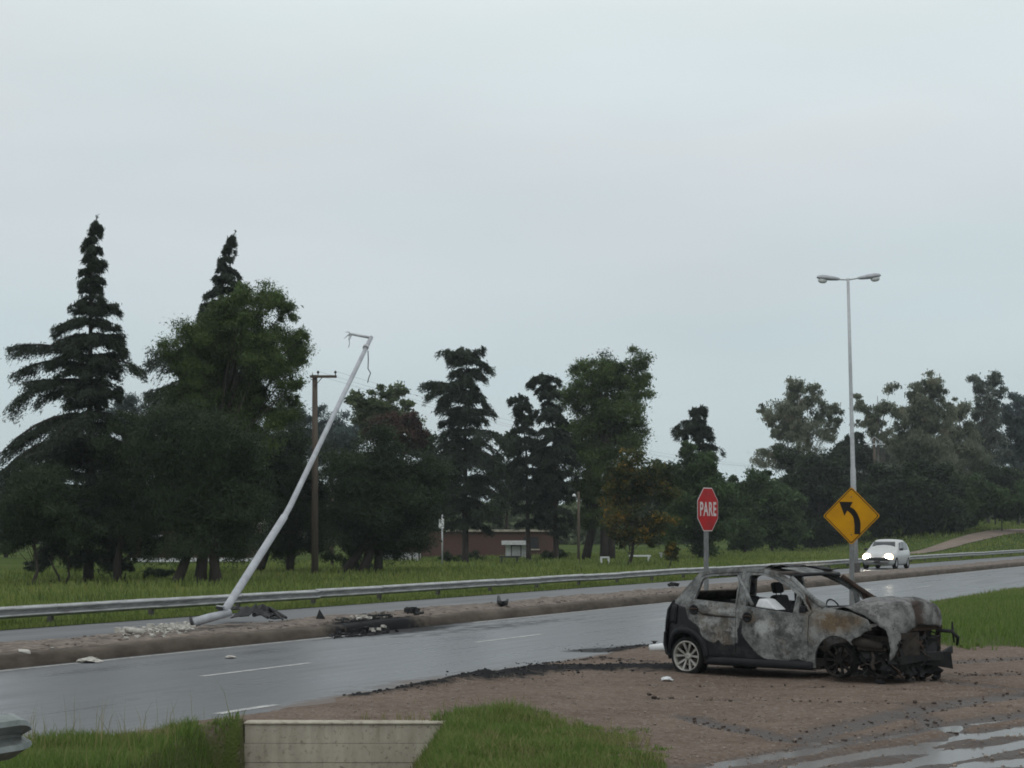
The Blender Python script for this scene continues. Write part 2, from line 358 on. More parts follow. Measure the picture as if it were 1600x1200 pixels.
def road_sheet(name, s0, s1, n0, n1, ds, dn, z, mat, attrs, label):
    s = np.arange(s0, s1 + ds, ds); n = np.linspace(n0, n1, int((n1 - n0) / dn) + 2)
    A, B = np.meshgrid(s, n, indexing='ij')
    at = [(k, 'POINT', fn(A, B).ravel()) for k, fn in attrs.items()]
    zz = z + np.zeros_like(A)
    o = link(name, np_mesh(name, np.stack([A, B, zz], -1).reshape(-1, 3), grid_faces(len(s), len(n)), True, at), mat)
    o.rotation_euler = (0, 0, ROAD_ROT); return tag(o, label, kind='structure')
def poly_dist(X, Y, pts):
    r = np.full(X.shape, 1e9)
    for (a, b) in zip(pts[:-1], pts[1:]):
        dx, dy = b[0] - a[0], b[1] - a[1]; l = dx * dx + dy * dy + 1e-9
        t = np.clip(((X - a[0]) * dx + (Y - a[1]) * dy) / l, 0, 1)
        r = np.minimum(r, np.hypot(X - a[0] - t * dx, Y - a[1] - t * dy))
    return r
def pw(l, z=0.0): return [tuple(P(x, y, z)[:2]) for x, y in l]
CHAR = [([(560, 1092), (600, 1086), (640, 1079), (700, 1071), (750, 1064)], .26, .8), ([(750, 1064), (800, 1056), (850, 1051), (910, 1050), (960, 1049), (1040, 1050)], .72, 1.05), ([(925, 1017), (970, 1014), (1010, 1010), (1040, 1012)], .6, .95), ([(820, 1036), (880, 1037), (940, 1035), (1010, 1040)], .25, .55)]
sc0, nc0 = SN(P(570, 985)); sc1, nc1 = SN(P(480, 1003))
def road_char(A, B):
    u = (A - sc0) / 3.4; v = (B - 18.9) / 1.0
    a = np.exp(-(u * u + v * v)) * 1.15
    u = (A - sc0 - 3) / 8.0; v = (B - 17.6) / .9; a = np.maximum(a, .58 * np.exp(-(u * u + v * v)))
    for (px, py, su, sv, k) in ((330, 1077, 3, .5, .36), (190, 1093, 4, .45, .34), (120, 1105, 3, .4, .3), (1330, 935, 9, .5, .40), (560, 1050, 3, .4, .25)):
        q = SN(P(px, py)); a = np.maximum(a, k * np.exp(-(((A - q[0]) / su) ** 2 + ((B - q[1]) / sv) ** 2)))
    for pts, wd, k in CHAR:
        a = np.maximum(a, k * np.exp(-(poly_dist(A * ES[0] + B * EN[0], A * ES[1] + B * EN[1], pw(pts)) / wd) ** 2))
    return a
def road_mud(A, B):
    e = .95 * np.exp(-((B - N_EDGE) / .55) ** 2) * sst(16, 22, A)
    q = SN(P(700, 1062)); e = np.maximum(e, .75 * np.exp(-(((A - q[0]) / 4.5) ** 2 + ((B - q[1]) / .8) ** 2)))
    return np.maximum(e, .5 * np.exp(-((B - N_KERB) / .25) ** 2))
road_sheet('road', -20, 330, N_EDGE - .35, N_KERB + .1, .5, .15, 0.0, M['asphalt'], dict(char=road_char, mud=road_mud), 'near carriageway of wet grey asphalt')
road_sheet('far_road', -20, 330, N_MED - .1, N_FAR + .1, 1.0, .5, 0.0, M['asphalt_far'], dict(char=lambda A, B: .0 * A, mud=lambda A, B: .6 * np.exp(-((B - N_MED) / .3) ** 2)), 'far carriageway of damp grey asphalt beyond the median')
# kerb and median (extruded cross-section with an uneven top)
def strip(name, s, prof, mat, label, amp, seed, smooth=True):
    rows = []; pr_ = []
    for a, b2 in zip(prof[:-1], prof[1:]):
        m_ = max(1, int(math.hypot(b2[0] - a[0], b2[1] - a[1]) / .11)); pr_ += [(a[0] + (b2[0] - a[0]) * i / m_, a[1] + (b2[1] - a[1]) * i / m_) for i in range(m_)]
    prof = pr_ + [prof[-1]]
    for i, q in enumerate(s):
        row = []
        for (n, z) in prof:
            k = noise.noise(Vector((q * .45, n * 1.7, seed))) * .5 + noise.noise(Vector((q * 2.6, n * 5, seed))) * .32 + noise.noise(Vector((q * 7, n * 14, seed))) * .2
            row.append((q, n + (k * amp * .6 if z > .02 else 0), z + (k * amp if z > .02 else 0)))
        rows.append(row)
    o = MB().grid(rows).build(name, mat, smooth=smooth); o.rotation_euler = (0, 0, ROAD_ROT)
    vv = np.array([p for q in rows for p in q]); a = o.data.attributes.new('char', 'FLOAT', 'POINT')
    ca = 1.15 * np.exp(-(((vv[:, 0] - sc0) / 2.4) ** 2 + ((vv[:, 1] - 19.0) / .75) ** 2)); ca = np.maximum(ca, .6 * np.exp(-(((vv[:, 0] - sc0 + 5) / 5) ** 2 + ((vv[:, 1] - 20.2) / .6) ** 2)))
    a.data.foreach_set('value', ca.astype(np.float32))
    return tag(o, label, kind='structure')
sr = list(np.arange(-20, 10, 1.0)) + list(np.arange(10, 62, .16)) + list(np.arange(62, 130, .5)) + list(np.arange(130, 330, 4))
strip('kerb', sr, [(19.0, -.05), (19.005, .03), (19.03, .15), (19.07, .19), (19.13, .20), (19.30, .205), (19.34, .1)], M['kerb'], 'dirty brown kerb along the median', .05, 3)
strip('median_strip', sr, [(19.28, .1), (19.31, .207), (19.6, .225), (20.0, .24), (20.5, .245), (20.9, .225), (21.15, .16), (21.32, .03), (21.36, -.06)], M['median'], 'brown gravel median between the carriageways', .10, 9)
# painted lines
def line_sheet(name, pts, label):
    o = MB().add(pts, [tuple(range(len(pts)))]).build(name, M['line']); return tag(o, label, kind='structure')
def sn_quad(s0, s1, n0, n1, z): return [W(s0, n0, z), W(s1, n0, z), W(s1, n1, z), W(s0, n1, z)]
sd0 = SN(P(405, 1046))[0]
for k in range(-1, 22):
    s = sd0 + 9.2 * k
    line_sheet('lane_dash', sn_quad(s - 1.55, s + 1.55, 15.42, 15.53, .004), 'worn white dash of the near carriageway lane line')
line_sheet('edge_line', sn_quad(-20, SN(P(505, 990))[0], 18.70, 18.82, .004), 'dirty white line at the foot of the kerb, left stretch')
line_sheet('edge_line', sn_quad(SN(P(690, 972))[0], 330, 18.72, 18.84, .004), 'dirty white line at the foot of the kerb, right stretch')
a0 = SN(P(345, 1116)); a1 = SN(P(446, 1102)); line_sheet('edge_line', sn_quad(a0[0], a1[0], a0[1] - .02, a0[1] + .12, .004), 'short worn white edge line beside the muddy shoulder')
a0 = SN(P(132, 977)); a1 = SN(P(300, 973.5)); line_sheet('far_road_line', [W(a0[0], a0[1], .004), W(a1[0], a1[1], .004), W(a1[0], a1[1] + .12, .004), W(a0[0], a0[1] + .12, .004)], 'thin white line across the far carriageway behind the fallen lamp post')

# near gravel shoulder, grass verge and ditch: one sheet with relief
us = np.arange(-.36, .3601, .0017); ds = 10.5 * np.exp(np.arange(0, math.log(72 / 10.5), .0048))
U, D = np.meshgrid(us, ds, indexing='ij'); X = U * D; Y = D
Sg = X * ES[0] + Y * ES[1]; Ng = X * EN[0] + Y * EN[1]
def in_poly(X, Y, poly):
    c = np.zeros(np.shape(X), bool); n = len(poly)
    for i in range(n):
        x0, y0 = poly[i]; x1, y1 = poly[(i + 1) % n]
        if y0 == y1: continue
        k = ((y0 > Y) != (y1 > Y)) & (X < (x1 - x0) * (Y - y0) / (y1 - y0) + x0); c ^= k
    return c
def soft_poly(X, Y, poly, wd):
    dd = poly_dist(X, Y, list(poly) + [poly[0]]); i = in_poly(X, Y, poly)
    return np.clip(.5 + np.where(i, dd, -dd) / wd, 0, 1)
WALL_Y = 21.3
def ditch(X, Y):
    S = np.clip((X + 3.25) / .3, 0, 1) * np.clip((-.62 - X) / .95, 0, 1)
    return -1.25 * S * sst(11.5, 11.15, X * EN[0] + Y * EN[1]) * np.where(X < -2.88, sst(WALL_Y, WALL_Y - .6, Y), sst(WALL_Y + .24, WALL_Y + .02, Y)) * np.maximum(sst(11.25, 9.9, X * EN[0] + Y * EN[1]), sst(-3.3, -3.1, X))
GRASS_R = [(-.75, 21.75), (.25, 21.6), (.85, 20.2), (1.15, 19.0), (1.33, 17.6), (1.2, 15.5), (.6, 13), (-1.0, 13), (-1.0, 20.6), (-.78, 21.2)]
GRASS_L = [(-9, 16.0), tuple(P(60, 1168)[:2]), tuple(P(240, 1157)[:2]), (-3.5, 20.0), (-3.2, 20.7), (-3.02, 21.3), (-2.86, 21.45), (-2.86, 21.0), (-2.92, 20.3), (-3.05, 13), (-9, 13)]
GRASS_W = [tuple(P(385, 1140)[:2]), tuple(P(470, 1130)[:2]), tuple(P(600, 1128)[:2]), tuple(P(700, 1128)[:2]), tuple(P(700, 1138)[:2]), tuple(P(385, 1141)[:2])]
GRASS_B = [tuple(P(1425, 1010)[:2]), tuple(P(1500, 1019)[:2]), tuple(P(1600, 1017)[:2]), tuple(P(1760, 1015)[:2]), tuple(W(130, 11.2)[:2]), tuple(W(60, 11.25)[:2]), tuple(P(1440, 955)[:2])]
gr = np.maximum.reduce([soft_poly(X, Y, GRASS_R, .3), soft_poly(X, Y, GRASS_L, .3), soft_poly(X, Y, GRASS_W, .25) * .8, soft_poly(X, Y, GRASS_B, .5)])
RUTS = [([(1000, 1074), (1150, 1075), (1300, 1077), (1450, 1082), (1600, 1088)], .10, .6), ([(1010, 1094), (1200, 1097), (1420, 1104), (1600, 1112)], .12, .55),
        ([(1400, 1066), (1480, 1070), (1590, 1081)], .16, 1.0), ([(1450, 1042), (1540, 1036), (1620, 1030)], .2, .9), ([(1490, 1060), (1620, 1056)], .16, .7),
        ([(1075, 1124), (1130, 1138), (1190, 1150), (1240, 1161)], .16, .9), ([(1240, 1162), (1320, 1140), (1420, 1116), (1520, 1098), (1620, 1086)], .26, .75),
        ([(1110, 1200), (1280, 1170), (1450, 1143), (1620, 1116)], .2, .8), ([(1200, 1210), (1400, 1172), (1620, 1136)], .17, .8), ([(1330, 1214), (1480, 1184), (1620, 1160)], .16, .7), ([(1420, 1120), (1470, 1138), (1520, 1158)], .16, .8)]
z = .022 + .022 * (fbm(X * 2.3, Y * 2.3, 11) - .5) + .05 * (fbm(X * .35, Y * .35, 21) - .5) + .012 * (fbm(X * 9, Y * 9, 5, 3) - .5)
z += .012; z -= .10 * sst(11.35, 12.7, Ng) - .07 * (fbm(X * .8, Y * .8, 31) - .5) * sst(11.3, 12.0, Ng)
wet = np.zeros_like(X); chm = np.zeros_like(X)
wob = .25 * (fbm(X * 1.2, Y * 1.2, 41) - .5)
for pts, wd, k in RUTS:
    q = poly_dist(X, Y, pw(pts)) + wob * .5; e = np.exp(-(q / wd) ** 2)
    z += -.045 * k * e + .03 * k * np.exp(-((q - 1.9 * wd) / (.7 * wd)) ** 2) * fbm(X * 3, Y * 3, 8); wet = np.maximum(wet, k * 1.25 * np.exp(-(q / (wd * 1.25)) ** 2))
for pts, wd, k in CHAR:
    q = poly_dist(X, Y, pw(pts)) + wob; e = np.exp(-(q / wd) ** 2)
    z += .07 * k * e * (.4 + 1.2 * fbm(X * 3, Y * 3, 15)); chm = np.maximum(chm, k * e)
# puddled mud at lower right
pa, pb = P(1120, 1192)[:2], P(1600, 1138)[:2]; nn = np.array([pb[1] - pa[1], -(pb[0] - pa[0])]); nn /= np.linalg.norm(nn)
pud = sst(-.7, .9, (X - pa[0]) * nn[0] + (Y - pa[1]) * nn[1]) * (X > 0)
al = (X * .86 + Y * .5); ac = (-X * .5 + Y * .86)
z += pud * (-.030 + .075 * (fbm(al * .8, ac * 5.5, 77) - .5)); wet = np.maximum(wet, .75 * pud)
# soil pushed up under the burnt car's front wheels
for c in ((P(1308, 1064)), (P(1308, 1064) + np.array([1.02, 1.15, 0]))):
    z += .075 * np.exp(-((X - c[0]) ** 2 + (Y - c[1]) ** 2) / .5 ** 2)
zb = z + gr * (.02 + .07 * (fbm(X * .9, Y * .9, 51) - .35)) * (Y < 24)
zb = zb + ditch(X, Y)
bank = soft_poly(X, Y, GRASS_B, 3.0) * .12; zb += bank
behind = sst(WALL_Y + .16, WALL_Y + .26, Y) * sst(-3.3, -3.05, X) * sst(-.3, -.5, X) * sst(WALL_Y + 1.2, WALL_Y + .4, Y)
zb = zb * (1 - behind) + behind * .02
keep = (Ng < 13.2)
idx = np.arange(X.size).reshape(X.shape); Fq = np.stack([idx[:-1, :-1], idx[1:, :-1], idx[1:, 1:], idx[:-1, 1:]], -1).reshape(-1, 4)
kk = keep.ravel(); Fq = Fq[kk[Fq].all(1)]
used = np.unique(Fq); remap = np.full(X.size, -1); remap[used] = np.arange(len(used))
VV = np.stack([X, Y, zb], -1).reshape(-1, 3)[used]
me = np_mesh('gravel_shoulder', VV, remap[Fq], True, [('grass', 'POINT', gr.ravel()[used]), ('wet', 'POINT', wet.ravel()[used]), ('char', 'POINT', chm.ravel()[used])])
tag(link('gravel_shoulder', me, M['gravel']), 'brown gravel shoulder with tyre ruts, ditch and mud', kind='structure')
def near_z(x, y):                                       # sample of the shoulder's relief
    u = np.clip(np.round((x / y - us[0]) / .0017).astype(int), 0, len(us) - 1); d = np.clip(np.round(np.log(np.maximum(y, 10.5) / 10.5) / .0048).astype(int), 0, len(ds) - 1)
    return zb[u, d]
wp = [P(1060, 1215), P(1150, 1180), P(1330, 1150), P(1640, 1120), P(1800, 1150), P(1800, 1215), P(1500, 1300), P(1100, 1300)]
tag(MB().add([(p[0], p[1], .003) for p in wp], [tuple(range(len(wp)))][::-1]).build('puddle', M['water']), 'shallow puddle water lying in the muddy ruts at lower right', kind='structure')
# dirt track on the slope at right
tk = [(1395, 870, 152, 1.0), (1440, 862, 160, 1.6), (1480, 856, 166, 2.0), (1520, 848, 172, 2.2), (1560, 840, 178, 2.5), (1610, 832, 184, 2.8), (1680, 825, 192, 3.0), (1760, 820, 202, 3.0)]
rows = []
for i in range(len(tk) - 1):
    for q in np.linspace(0, 1, 6)[:-1 if i < len(tk) - 2 else None]:
        a = np.array(tk[i]) * (1 - q) + np.array(tk[i + 1]) * q
        px = (a[0] - CX) / F * a[2]; row = []
        for v in np.linspace(-1, 1, 7):
            x = px - .2 * v * a[3]; y = a[2] + v * a[3] * .75
            row.append((x, y, ground_z(x, y) + .05))
        rows.append(row)
tag(MB().grid(rows).build('dirt_track', M['dirt'], smooth=True), 'brown dirt track climbing the grassy slope at right', kind='structure')

# ------------------------------------------------------------------ culvert headwall
hw = empty('culvert_headwall', (-1.8, WALL_Y, 0), 'stained pale concrete culvert headwall in the grass at bottom centre', 'wall')
zc = [-1.35, -.88, -.41, -.205, .0]
for i in range(4):
    mb = MB(); x0, x1 = (-1.07 if i == 3 else -1.5), 1.5
    mb.box(((x0 + x1) / 2, .12 + (.004 if i % 2 else 0), (zc[i] + zc[i + 1]) / 2 - .002), (x1 - x0, .26, zc[i + 1] - zc[i] - .003))
    mb.build('concrete_course', M['concrete'], hw, bevel=.004)
MB().box((.21, .115, .010), (2.58, .28, .026)).build('coping', M['concrete'], hw, bevel=.012)
# ------------------------------------------------------------------ guardrails
RT = .46
def wprof():
    f = [(0, 0), (-.012, -.008), (-.078, -.036), (-.084, -.062), (-.016, -.118), (-.012, -.140), (-.078, -.178), (-.084, -.206), (-.012, -.252), (0, -.262)]
    return f
def rail_section(length, k=1.0):
    f = [(a * k, b * k) for a, b in wprof()]; bk = [(a + .010, b) for a, b in f][::-1]; pr = f + bk
    mb = MB(); n = len(pr); mb.add([(0, a, b) for a, b in pr] + [(length, a, b) for a, b in pr], [(i, (i + 1) % n, n + (i + 1) % n, n + i) for i in range(n)] + [tuple(range(n - 1, -1, -1)), tuple(range(n, 2 * n))])
    return mb.mesh('rail_beam')
gpost = SN(P(508, 947)); PSP = 3.85
s_first = SN(P(508, 826 + 121.1))[0] - PSP * 6
gl = empty('guardrail', W(s_first, N_RAIL, 0), 'long galvanised steel guardrail along the far carriageway', 'guardrail', rz=ROAD_ROT)
rm = rail_section(PSP + .12); pm = MB().box((0, .10, .05), (.10, .10, .82)).box((0, .03, RT - .13), (.09, .09, .16)).mesh('rail_post')
bm_ = MB()
for dz in (-.05, -.21): bm_.lathe([(0.0001, -.071), (.016, -.071), (.016, -.058), (.0001, -.058)], 6, Matrix.Translation((0, 0, dz)) @ Matrix.Rotation(-math.pi / 2, 4, 'X'))
rr = random.Random(4)
for i in range(46):
    o = link('rail_beam', rm, M['rail'], gl); o.location = (i * PSP, rr.uniform(-.015, .015), RT + rr.uniform(-.01, .01)); o.rotation_euler = (0, rr.uniform(-.003, .003), rr.uniform(-.003, .003))
    p = link('rail_post', pm, M['rail_post'], gl); p.location = (i * PSP + .06, .02, -.02); p.rotation_euler = (rr.uniform(-.03, .03), rr.uniform(-.02, .02), 0)
# the near guardrail's end at bottom left
pe = L(50, 1110, 12.6); s_, n_ = SN(pe)
ng = empty('guardrail', W(s_ - 5.12, n_, 0), 'short end of a steel guardrail cut off at the lower left corner', 'guardrail', rz=ROAD_ROT)
f = [(a * 1.08, b * 1.08) for a, b in wprof()]
mb = MB(); rows = []
for x in list(np.linspace(0, 4.88, 6)) + [4.94, 4.975, 4.995]:
    sh = 0 if x <= 4.88 else (1 - math.sqrt(max(0, 1 - ((x - 4.88) / .12) ** 2)))
    rows.append([(x, a, (b + .157) * (1 - .55 * sh) - .157 + pe[2]) for a, b in f])
M['old_rail'] = simple('old_rail_steel', (.30, .315, .31), (.10, .115, .11), scale=4, rough=.42, metal=.7)
mb.grid(rows).build('rail_beam', M['old_rail'], ng, smooth=False, thick=.012)
for x in (4.2, .4): MB().box((x, .1, pe[2] - .55), (.1, .1, 1.1)).build('rail_post', M['rail_post'], ng)

# ------------------------------------------------------------------ lamp posts, signs, utility poles
lb = P(1337, 896, .21); KL = F / lb[1]; LH = 461 / KL
lp = empty('lamp_post', lb, 'tall grey double armed lamp post standing upright on the median', 'lamp post')
lean = (1325 - 1337) / KL
MB().tube([(0, 0, -.05), (lean * .35, 0, LH * .35), (lean * .36, 0, LH * .36), (lean * .7, 0, LH * .7), (lean, 0, LH)], [.13, .115, .095, .075, .06], 12).build('pole', M['steel_pole'], lp, True)
MB().box((0, 0, .03), (.42, .42, .06)).box((.02, 0, .25), (.30, .26, .40)).build('base_box', M['rail_post'], lp, bevel=.02)
def luminaire(parent, x, z, sgn, tilt):
    root = link('luminaire', None or MB().grid([[(0, 0, 0), (.001, 0, 0)], [(0, .001, 0), (.001, .001, 0)]]).mesh('luminaire'), M['steel_pole'], parent)
    st = [(0, .04, .05, -.045), (.10, .07, .075, -.07), (.40, .15, .12, -.085), (.70, .18, .145, -.07), (.90, .14, .11, -.04), (.97, .05, .05, 0)]
    rows = []
    for (a, wd, up, dn) in st:
        rows.append([(sgn * a, wd * math.cos(q), (up if math.sin(q) > 0 else -dn) * math.sin(q)) for q in np.linspace(0, 2 * math.pi, 15)])
    me = MB().grid(rows).mesh('luminaire', True); root.data = me; me.materials.append(M['white_pole'])
    root.location = (x, 0, z); root.rotation_euler = (0, -sgn * tilt, 0)
    g = MB()
    prof = [(.0001, -.20), (.07, -.19), (.12, -.14), (.135, -.07), (.12, -.02)]
    g.lathe(prof, 14, Matrix.Translation((sgn * .72, 0, -.02)) @ Matrix.Scale(1.5, 4, (1, 0, 0)), close=False).build('glass_bowl', M['white_plastic'], root, True)
MB().tube([(lean, 0, LH - .06), (lean - .5, 0, LH - .04)], .03, 8).build('arm', M['steel_pole'], lp, True)
MB().tube([(lean, 0, LH - .06), (lean + .5, 0, LH + .02)], .03, 8).build('arm', M['steel_pole'], lp, True)
luminaire(lp, lean - .35, LH - .03, -1, .06); luminaire(lp, lean + .42, LH + .01, 1, .10)

fb = P(302, 979, .23); fj = L(352, 953, fb[1] + .5); ft = L(580, 527, 47.0)
fl = empty('lamp_post', fb, 'fallen pale lamp post leaning over the median with its base snapped', 'lamp post')
R0 = Vector(fb); j = Vector(fj) - R0; tp = Vector(ft) - R0
ax = (tp - j).normalized()
s0 = Vector((-.02, 0, .07))
MB().tube([s0, s0.lerp(j, .5) + Vector((0, 0, -.03)), j + Vector((.10, 0, -.05))], [.088, .085, .072], 14).build('snapped_base', M['white_pole'], fl, True)
MB().tube([s0 + Vector((-.02, 0, 0)), s0 + Vector((.02, .0, .012))], [.125, .11], 14).build('base_flange', M['dark_metal'], fl)
l1 = j.lerp(tp, .22); l2 = j.lerp(tp, .225)
kn = Vector(L(447, 803, 41.4)) - R0; a1 = (kn - j).normalized()
MB().tube([j - a1 * .06, j + a1 * .1, kn - a1 * .12, kn - a1 * .10, kn + ax * .3, kn.lerp(tp, .5), tp], [.085, .082, .078, .064, .062, .055, .048], 14).build('pole', M['white_pole'], fl, True)
MB().box(j + Vector((-.10, -.05, .03)), (.15, .12, .06), Matrix.Rotation(.4, 3, 'Y')).build('torn_collar', M['dark_metal'], fl)
MB().box(j + Vector((-.09, -.06, .075)), (.14, .11, .02), Matrix.Rotation(.15, 3, 'Y')).build('torn_edge', M['white_pole'], fl)
arm_e = Vector(L(549, 522, 47.0)) - R0
MB().tube([tp - ax * .02, arm_e], [.035, .028], 8).build('arm', M['steel_pole'], fl, True)
mb = MB(); ra = random.Random(3)
for k in range(7):
    v = Vector((ra.uniform(-.16, .06), ra.uniform(-.08, .08), ra.uniform(-.12, .12))); mb.tube([arm_e, arm_e + v * .6, arm_e + v + Vector((-.02, 0, -.04))], [.018, .012, .006], 5)
mb.build('torn_bracket', M['steel_pole'], fl)
mb = MB(); c0 = Vector(L(575, 548, 46.6)) - R0; pts = [c0, Vector(L(575.5, 562, 46.6)) - R0, Vector(L(575, 576, 46.6)) - R0, Vector(L(579, 583, 46.6)) - R0, Vector(L(576, 591, 46.6)) - R0, Vector(L(574.5, 598, 46.6)) - R0]
mb.tube(pts, .012, 5).build('loose_cable', M['dark_metal'], fl)
MB().tube([arm_e + Vector((-.04, 0, 0)), arm_e + Vector((-.06, 0, -.12)), arm_e + Vector((-.04, 0, -.22)), arm_e + Vector((-.07, 0, -.32))], .007, 5).build('loose_cable', M['dark_metal'], fl)
MB().tube([j.lerp(tp, .955) - Vector(ax) * .03, j.lerp(tp, .96)], [.072, .07], 10).build('band', M['steel_pole'], fl)

def post_profile(mb, h, w=.10): mb.box((0, 0, h / 2 - .05), (w, .05, h + .1)); return mb
ps = np.array([*L(1103.5, 826, F / 90.)[:2], 0.0]); PZ = .03
st = empty('stop_sign', (ps[0], ps[1], PZ), 'red octagonal PARE stop sign on a grey steel post behind the burnt car', 'sign', rz=math.radians(56.4))
cz = EYE - (796 - HZ) / 90. - PZ
post_profile(MB(), cz + .3).build('post', M['sign_post'], st, bevel=.008)
oct_ = lambda r: [(r * math.cos(math.pi / 8 + k * math.pi / 4), r * math.sin(math.pi / 8 + k * math.pi / 4)) for k in range(8)]
R8 = .378 / math.cos(math.pi / 8)
MB().prism(oct_(R8), lambda a, b, t: (a, t, cz + b), -.031, -.029).build('panel_border', M['white_sign'], st)
MB().prism(oct_(R8 * .955), lambda a, b, t: (a, t, cz + b), -.035, -.0305).build('panel', M['red'], st)
for z_ in (-.27, .27): MB().lathe([(.0001, .004), (.011, .003), (.013, 0), (.0001, 0)], 10, Matrix.Translation((0, -.035, cz + z_)) @ Matrix.Rotation(math.pi / 2, 4, 'X')).build('bolt', M['rail_post'], st)
fc = bpy.data.curves.new('lettering', 'FONT'); fc.body = 'PARE'; fc.align_x = 'CENTER'; fc.align_y = 'CENTER'; fc.size = .335; fc.extrude = .001; fc.offset = .007; fc.space_character = 1.12
fo = bpy.data.objects.new('lettering_curve', fc); COL.objects.link(fo); bpy.context.view_layer.update()
tme = bpy.data.meshes.new_from_object(fo.evaluated_get(bpy.context.evaluated_depsgraph_get())); tme.name = 'lettering'; bpy.data.objects.remove(fo)
fo = link('lettering', tme, M['white_sign'], st)
fo.location = (0, -.0365, cz - .005); fo.rotation_euler = (math.pi / 2, 0, 0); fo.scale = (.74, 1.0, 1)

yd = F / 82.; yp = np.array([*L(1331, 826, yd)[:2], 0.0])
ys = empty('curve_sign', (yp[0], yp[1], .02), 'yellow diamond warning sign with a black left curve arrow', 'sign', rz=math.atan2(-ES[1], -ES[0]) + math.pi / 2)
cz = EYE - (806 - HZ) / 82. - .02; hd = .565
post_profile(MB(), cz + .4, .09).build('post', M['sign_post'], ys, bevel=.008)
def rdia(r, c=.07):
    o = []
    for k in range(4):
        a = k * math.pi / 2; p = np.array([math.cos(a), math.sin(a)]) * r; t = np.array([-math.sin(a), math.cos(a)])
        for q in (-1, -.4, .4, 1): o.append(tuple(p * (1 - c * abs(q) * .55 - c * .45) + t * q * c * r * .75))
    return o
MB().prism(rdia(hd), lambda a, b, t: (a, t, cz + b), -.031, -.028).build('panel', M['yellow'], ys)
MB().prism(rdia(hd * .955), lambda a, b, t: (a, t, cz + b), -.033, -.0305).build('black_border', M['black_sign'], ys)
MB().prism(rdia(hd * .915), lambda a, b, t: (a, t, cz + b), -.0355, -.0325).build('panel_face', M['yellow'], ys)
for z_ in (-.36, .36): MB().lathe([(.0001, .004), (.012, .003), (.014, 0), (.0001, 0)], 10, Matrix.Translation((0, -.0355, cz + z_)) @ Matrix.Rotation(math.pi / 2, 4, 'X')).build('bolt', M['rail_post'], ys)
ar = [(-.425, .48), (.054, .467), (-.04, .30), (.06, .25), (.125, .196), (.21, .08), (.27, -.054), (.305, -.16), (.32, -.26), (.31, -.625), (.104, -.617), (.11, -.35), (.083, -.117), (.05, -.02), (0, .05), (-.07, .12), (-.146, .175), (-.24, -.004)]
MB().prism([(a * hd * .985, b * hd) for a, b in ar], lambda a, b, t: (a, t, cz + b), -.0375, -.035).build('arrow', M['black_sign'], ys)

def timber(mb, h, r0, r1, n=10): return mb.tube([(0, 0, -.2), (0, 0, h * .5), (0, 0, h)], [r0, (r0 + r1) / 2, r1], n)
ub = P(492, 898); ku = F / ub[1]; uh = (898 - 586) / ku
up = empty('utility_pole', ub, 'tall brown wooden utility pole with a crossarm, behind the leaning lamp post', 'utility pole')
timber(MB(), uh, .17, .12).build('pole', M['wood_pole'], up, True)
ca = uh - .08
MB().box((.40, -.16, ca), (1.22, .11, .12)).build('crossarm', M['wood_pole'], up, bevel=.01)
MB().bar((.0, -.16, ca - .45), (.34, -.2, ca - .06), .03).build('brace', M['dark_metal'], up)
for x in (.16, .95):
    MB().lathe([(.0001, .06), (.02, .06), (.02, .14), (.055, .15), (.06, .20), (.03, .26), (.0001, .27)], 10, Matrix.Translation((x, -.16, ca)), close=False).build('insulator', M['dark_metal'], up, True)
s1, n1 = SN(ub); db = None
for dd in range(1200, 2600):
    x = (1366 - CX) / F * (dd / 10); 
    if abs(x * EN[0] + dd / 10 * EN[1] - n1) < .06: db = (x, dd / 10); break
db = db or (35., 195.)
u2 = empty('utility_pole', (db[0], db[1], ground_z(*db)), 'distant utility pole with a pale braced crossarm in front of the eucalyptus trees', 'utility pole')
h2 = EYE + (826 - 728) / F * db[1]
timber(MB(), h2 + .6, .17, .12).build('pole', M['wood_pole'], u2, True)
MB().box((0, -.16, h2), (2.0, .12, .12)).build('crossarm', M['steel_pole'], u2)
for sg in (-1, 1): MB().bar((sg * .75, -.17, h2 + .05), (0, -.17, h2 + .7), .06).build('brace', M['steel_pole'], u2)
for k, (x1, z1, x2) in enumerate(((.16, ca + .24, -.8), (.95, ca + .24, .8), (.38, ca - .02, 0.1))):
    a = Vector(ub) + Vector((x1, -.16, z1)); b2 = Vector((db[0] + x2, db[1] - .16, h2 + .1)); pts = []
    for q in np.linspace(0, 1, 24): pts.append(a.lerp(b2, q) - Vector((0, 0, 3.2 * 4 * q * (1 - q) * .55)))
    tag(MB().tube(pts, .004, 4).build('power_wire', M['dark_metal']), ['thin wire from the inner insulator of the brown utility pole', 'thin wire from the outer insulator of the brown utility pole', 'thin lower wire slung under the crossarm of the utility pole'][k], 'wire')
for (px, py, pt, lx, ly, lab) in ((519, 888, 752, 515, 765, 'thin wooden pole with a small white lamp right of the utility pole'), (904, 880, 768, 897, 774, 'thin wooden pole with a small white lamp left of the yellowing tree')):
    q = P(px, py); kq = F / q[1]
    o = empty('park_lamp', q, lab, 'lamp post')
    timber(MB(), (py - pt) / kq, .09, .07, 8).build('pole', M['wood_pole'], o, True)
    zz = (py - ly) / kq
    MB().bar((0, 0, zz), ((lx - px) / kq, -.1, zz + .05), .03).build('arm', M['dark_metal'], o)
    MB().lathe([(.0001, .10), (.05, .09), (.12, -.02), (.11, -.07), (.0001, -.08)], 10, Matrix.Translation(((lx - px) / kq, -.1, zz))).build('lamp_head', M['white_plastic'], o, True)
q = P(691, 882); kq = F / q[1]
o = empty('notice_pole', q, 'thin pole with a small white panel at the left end of the brick building', 'sign')
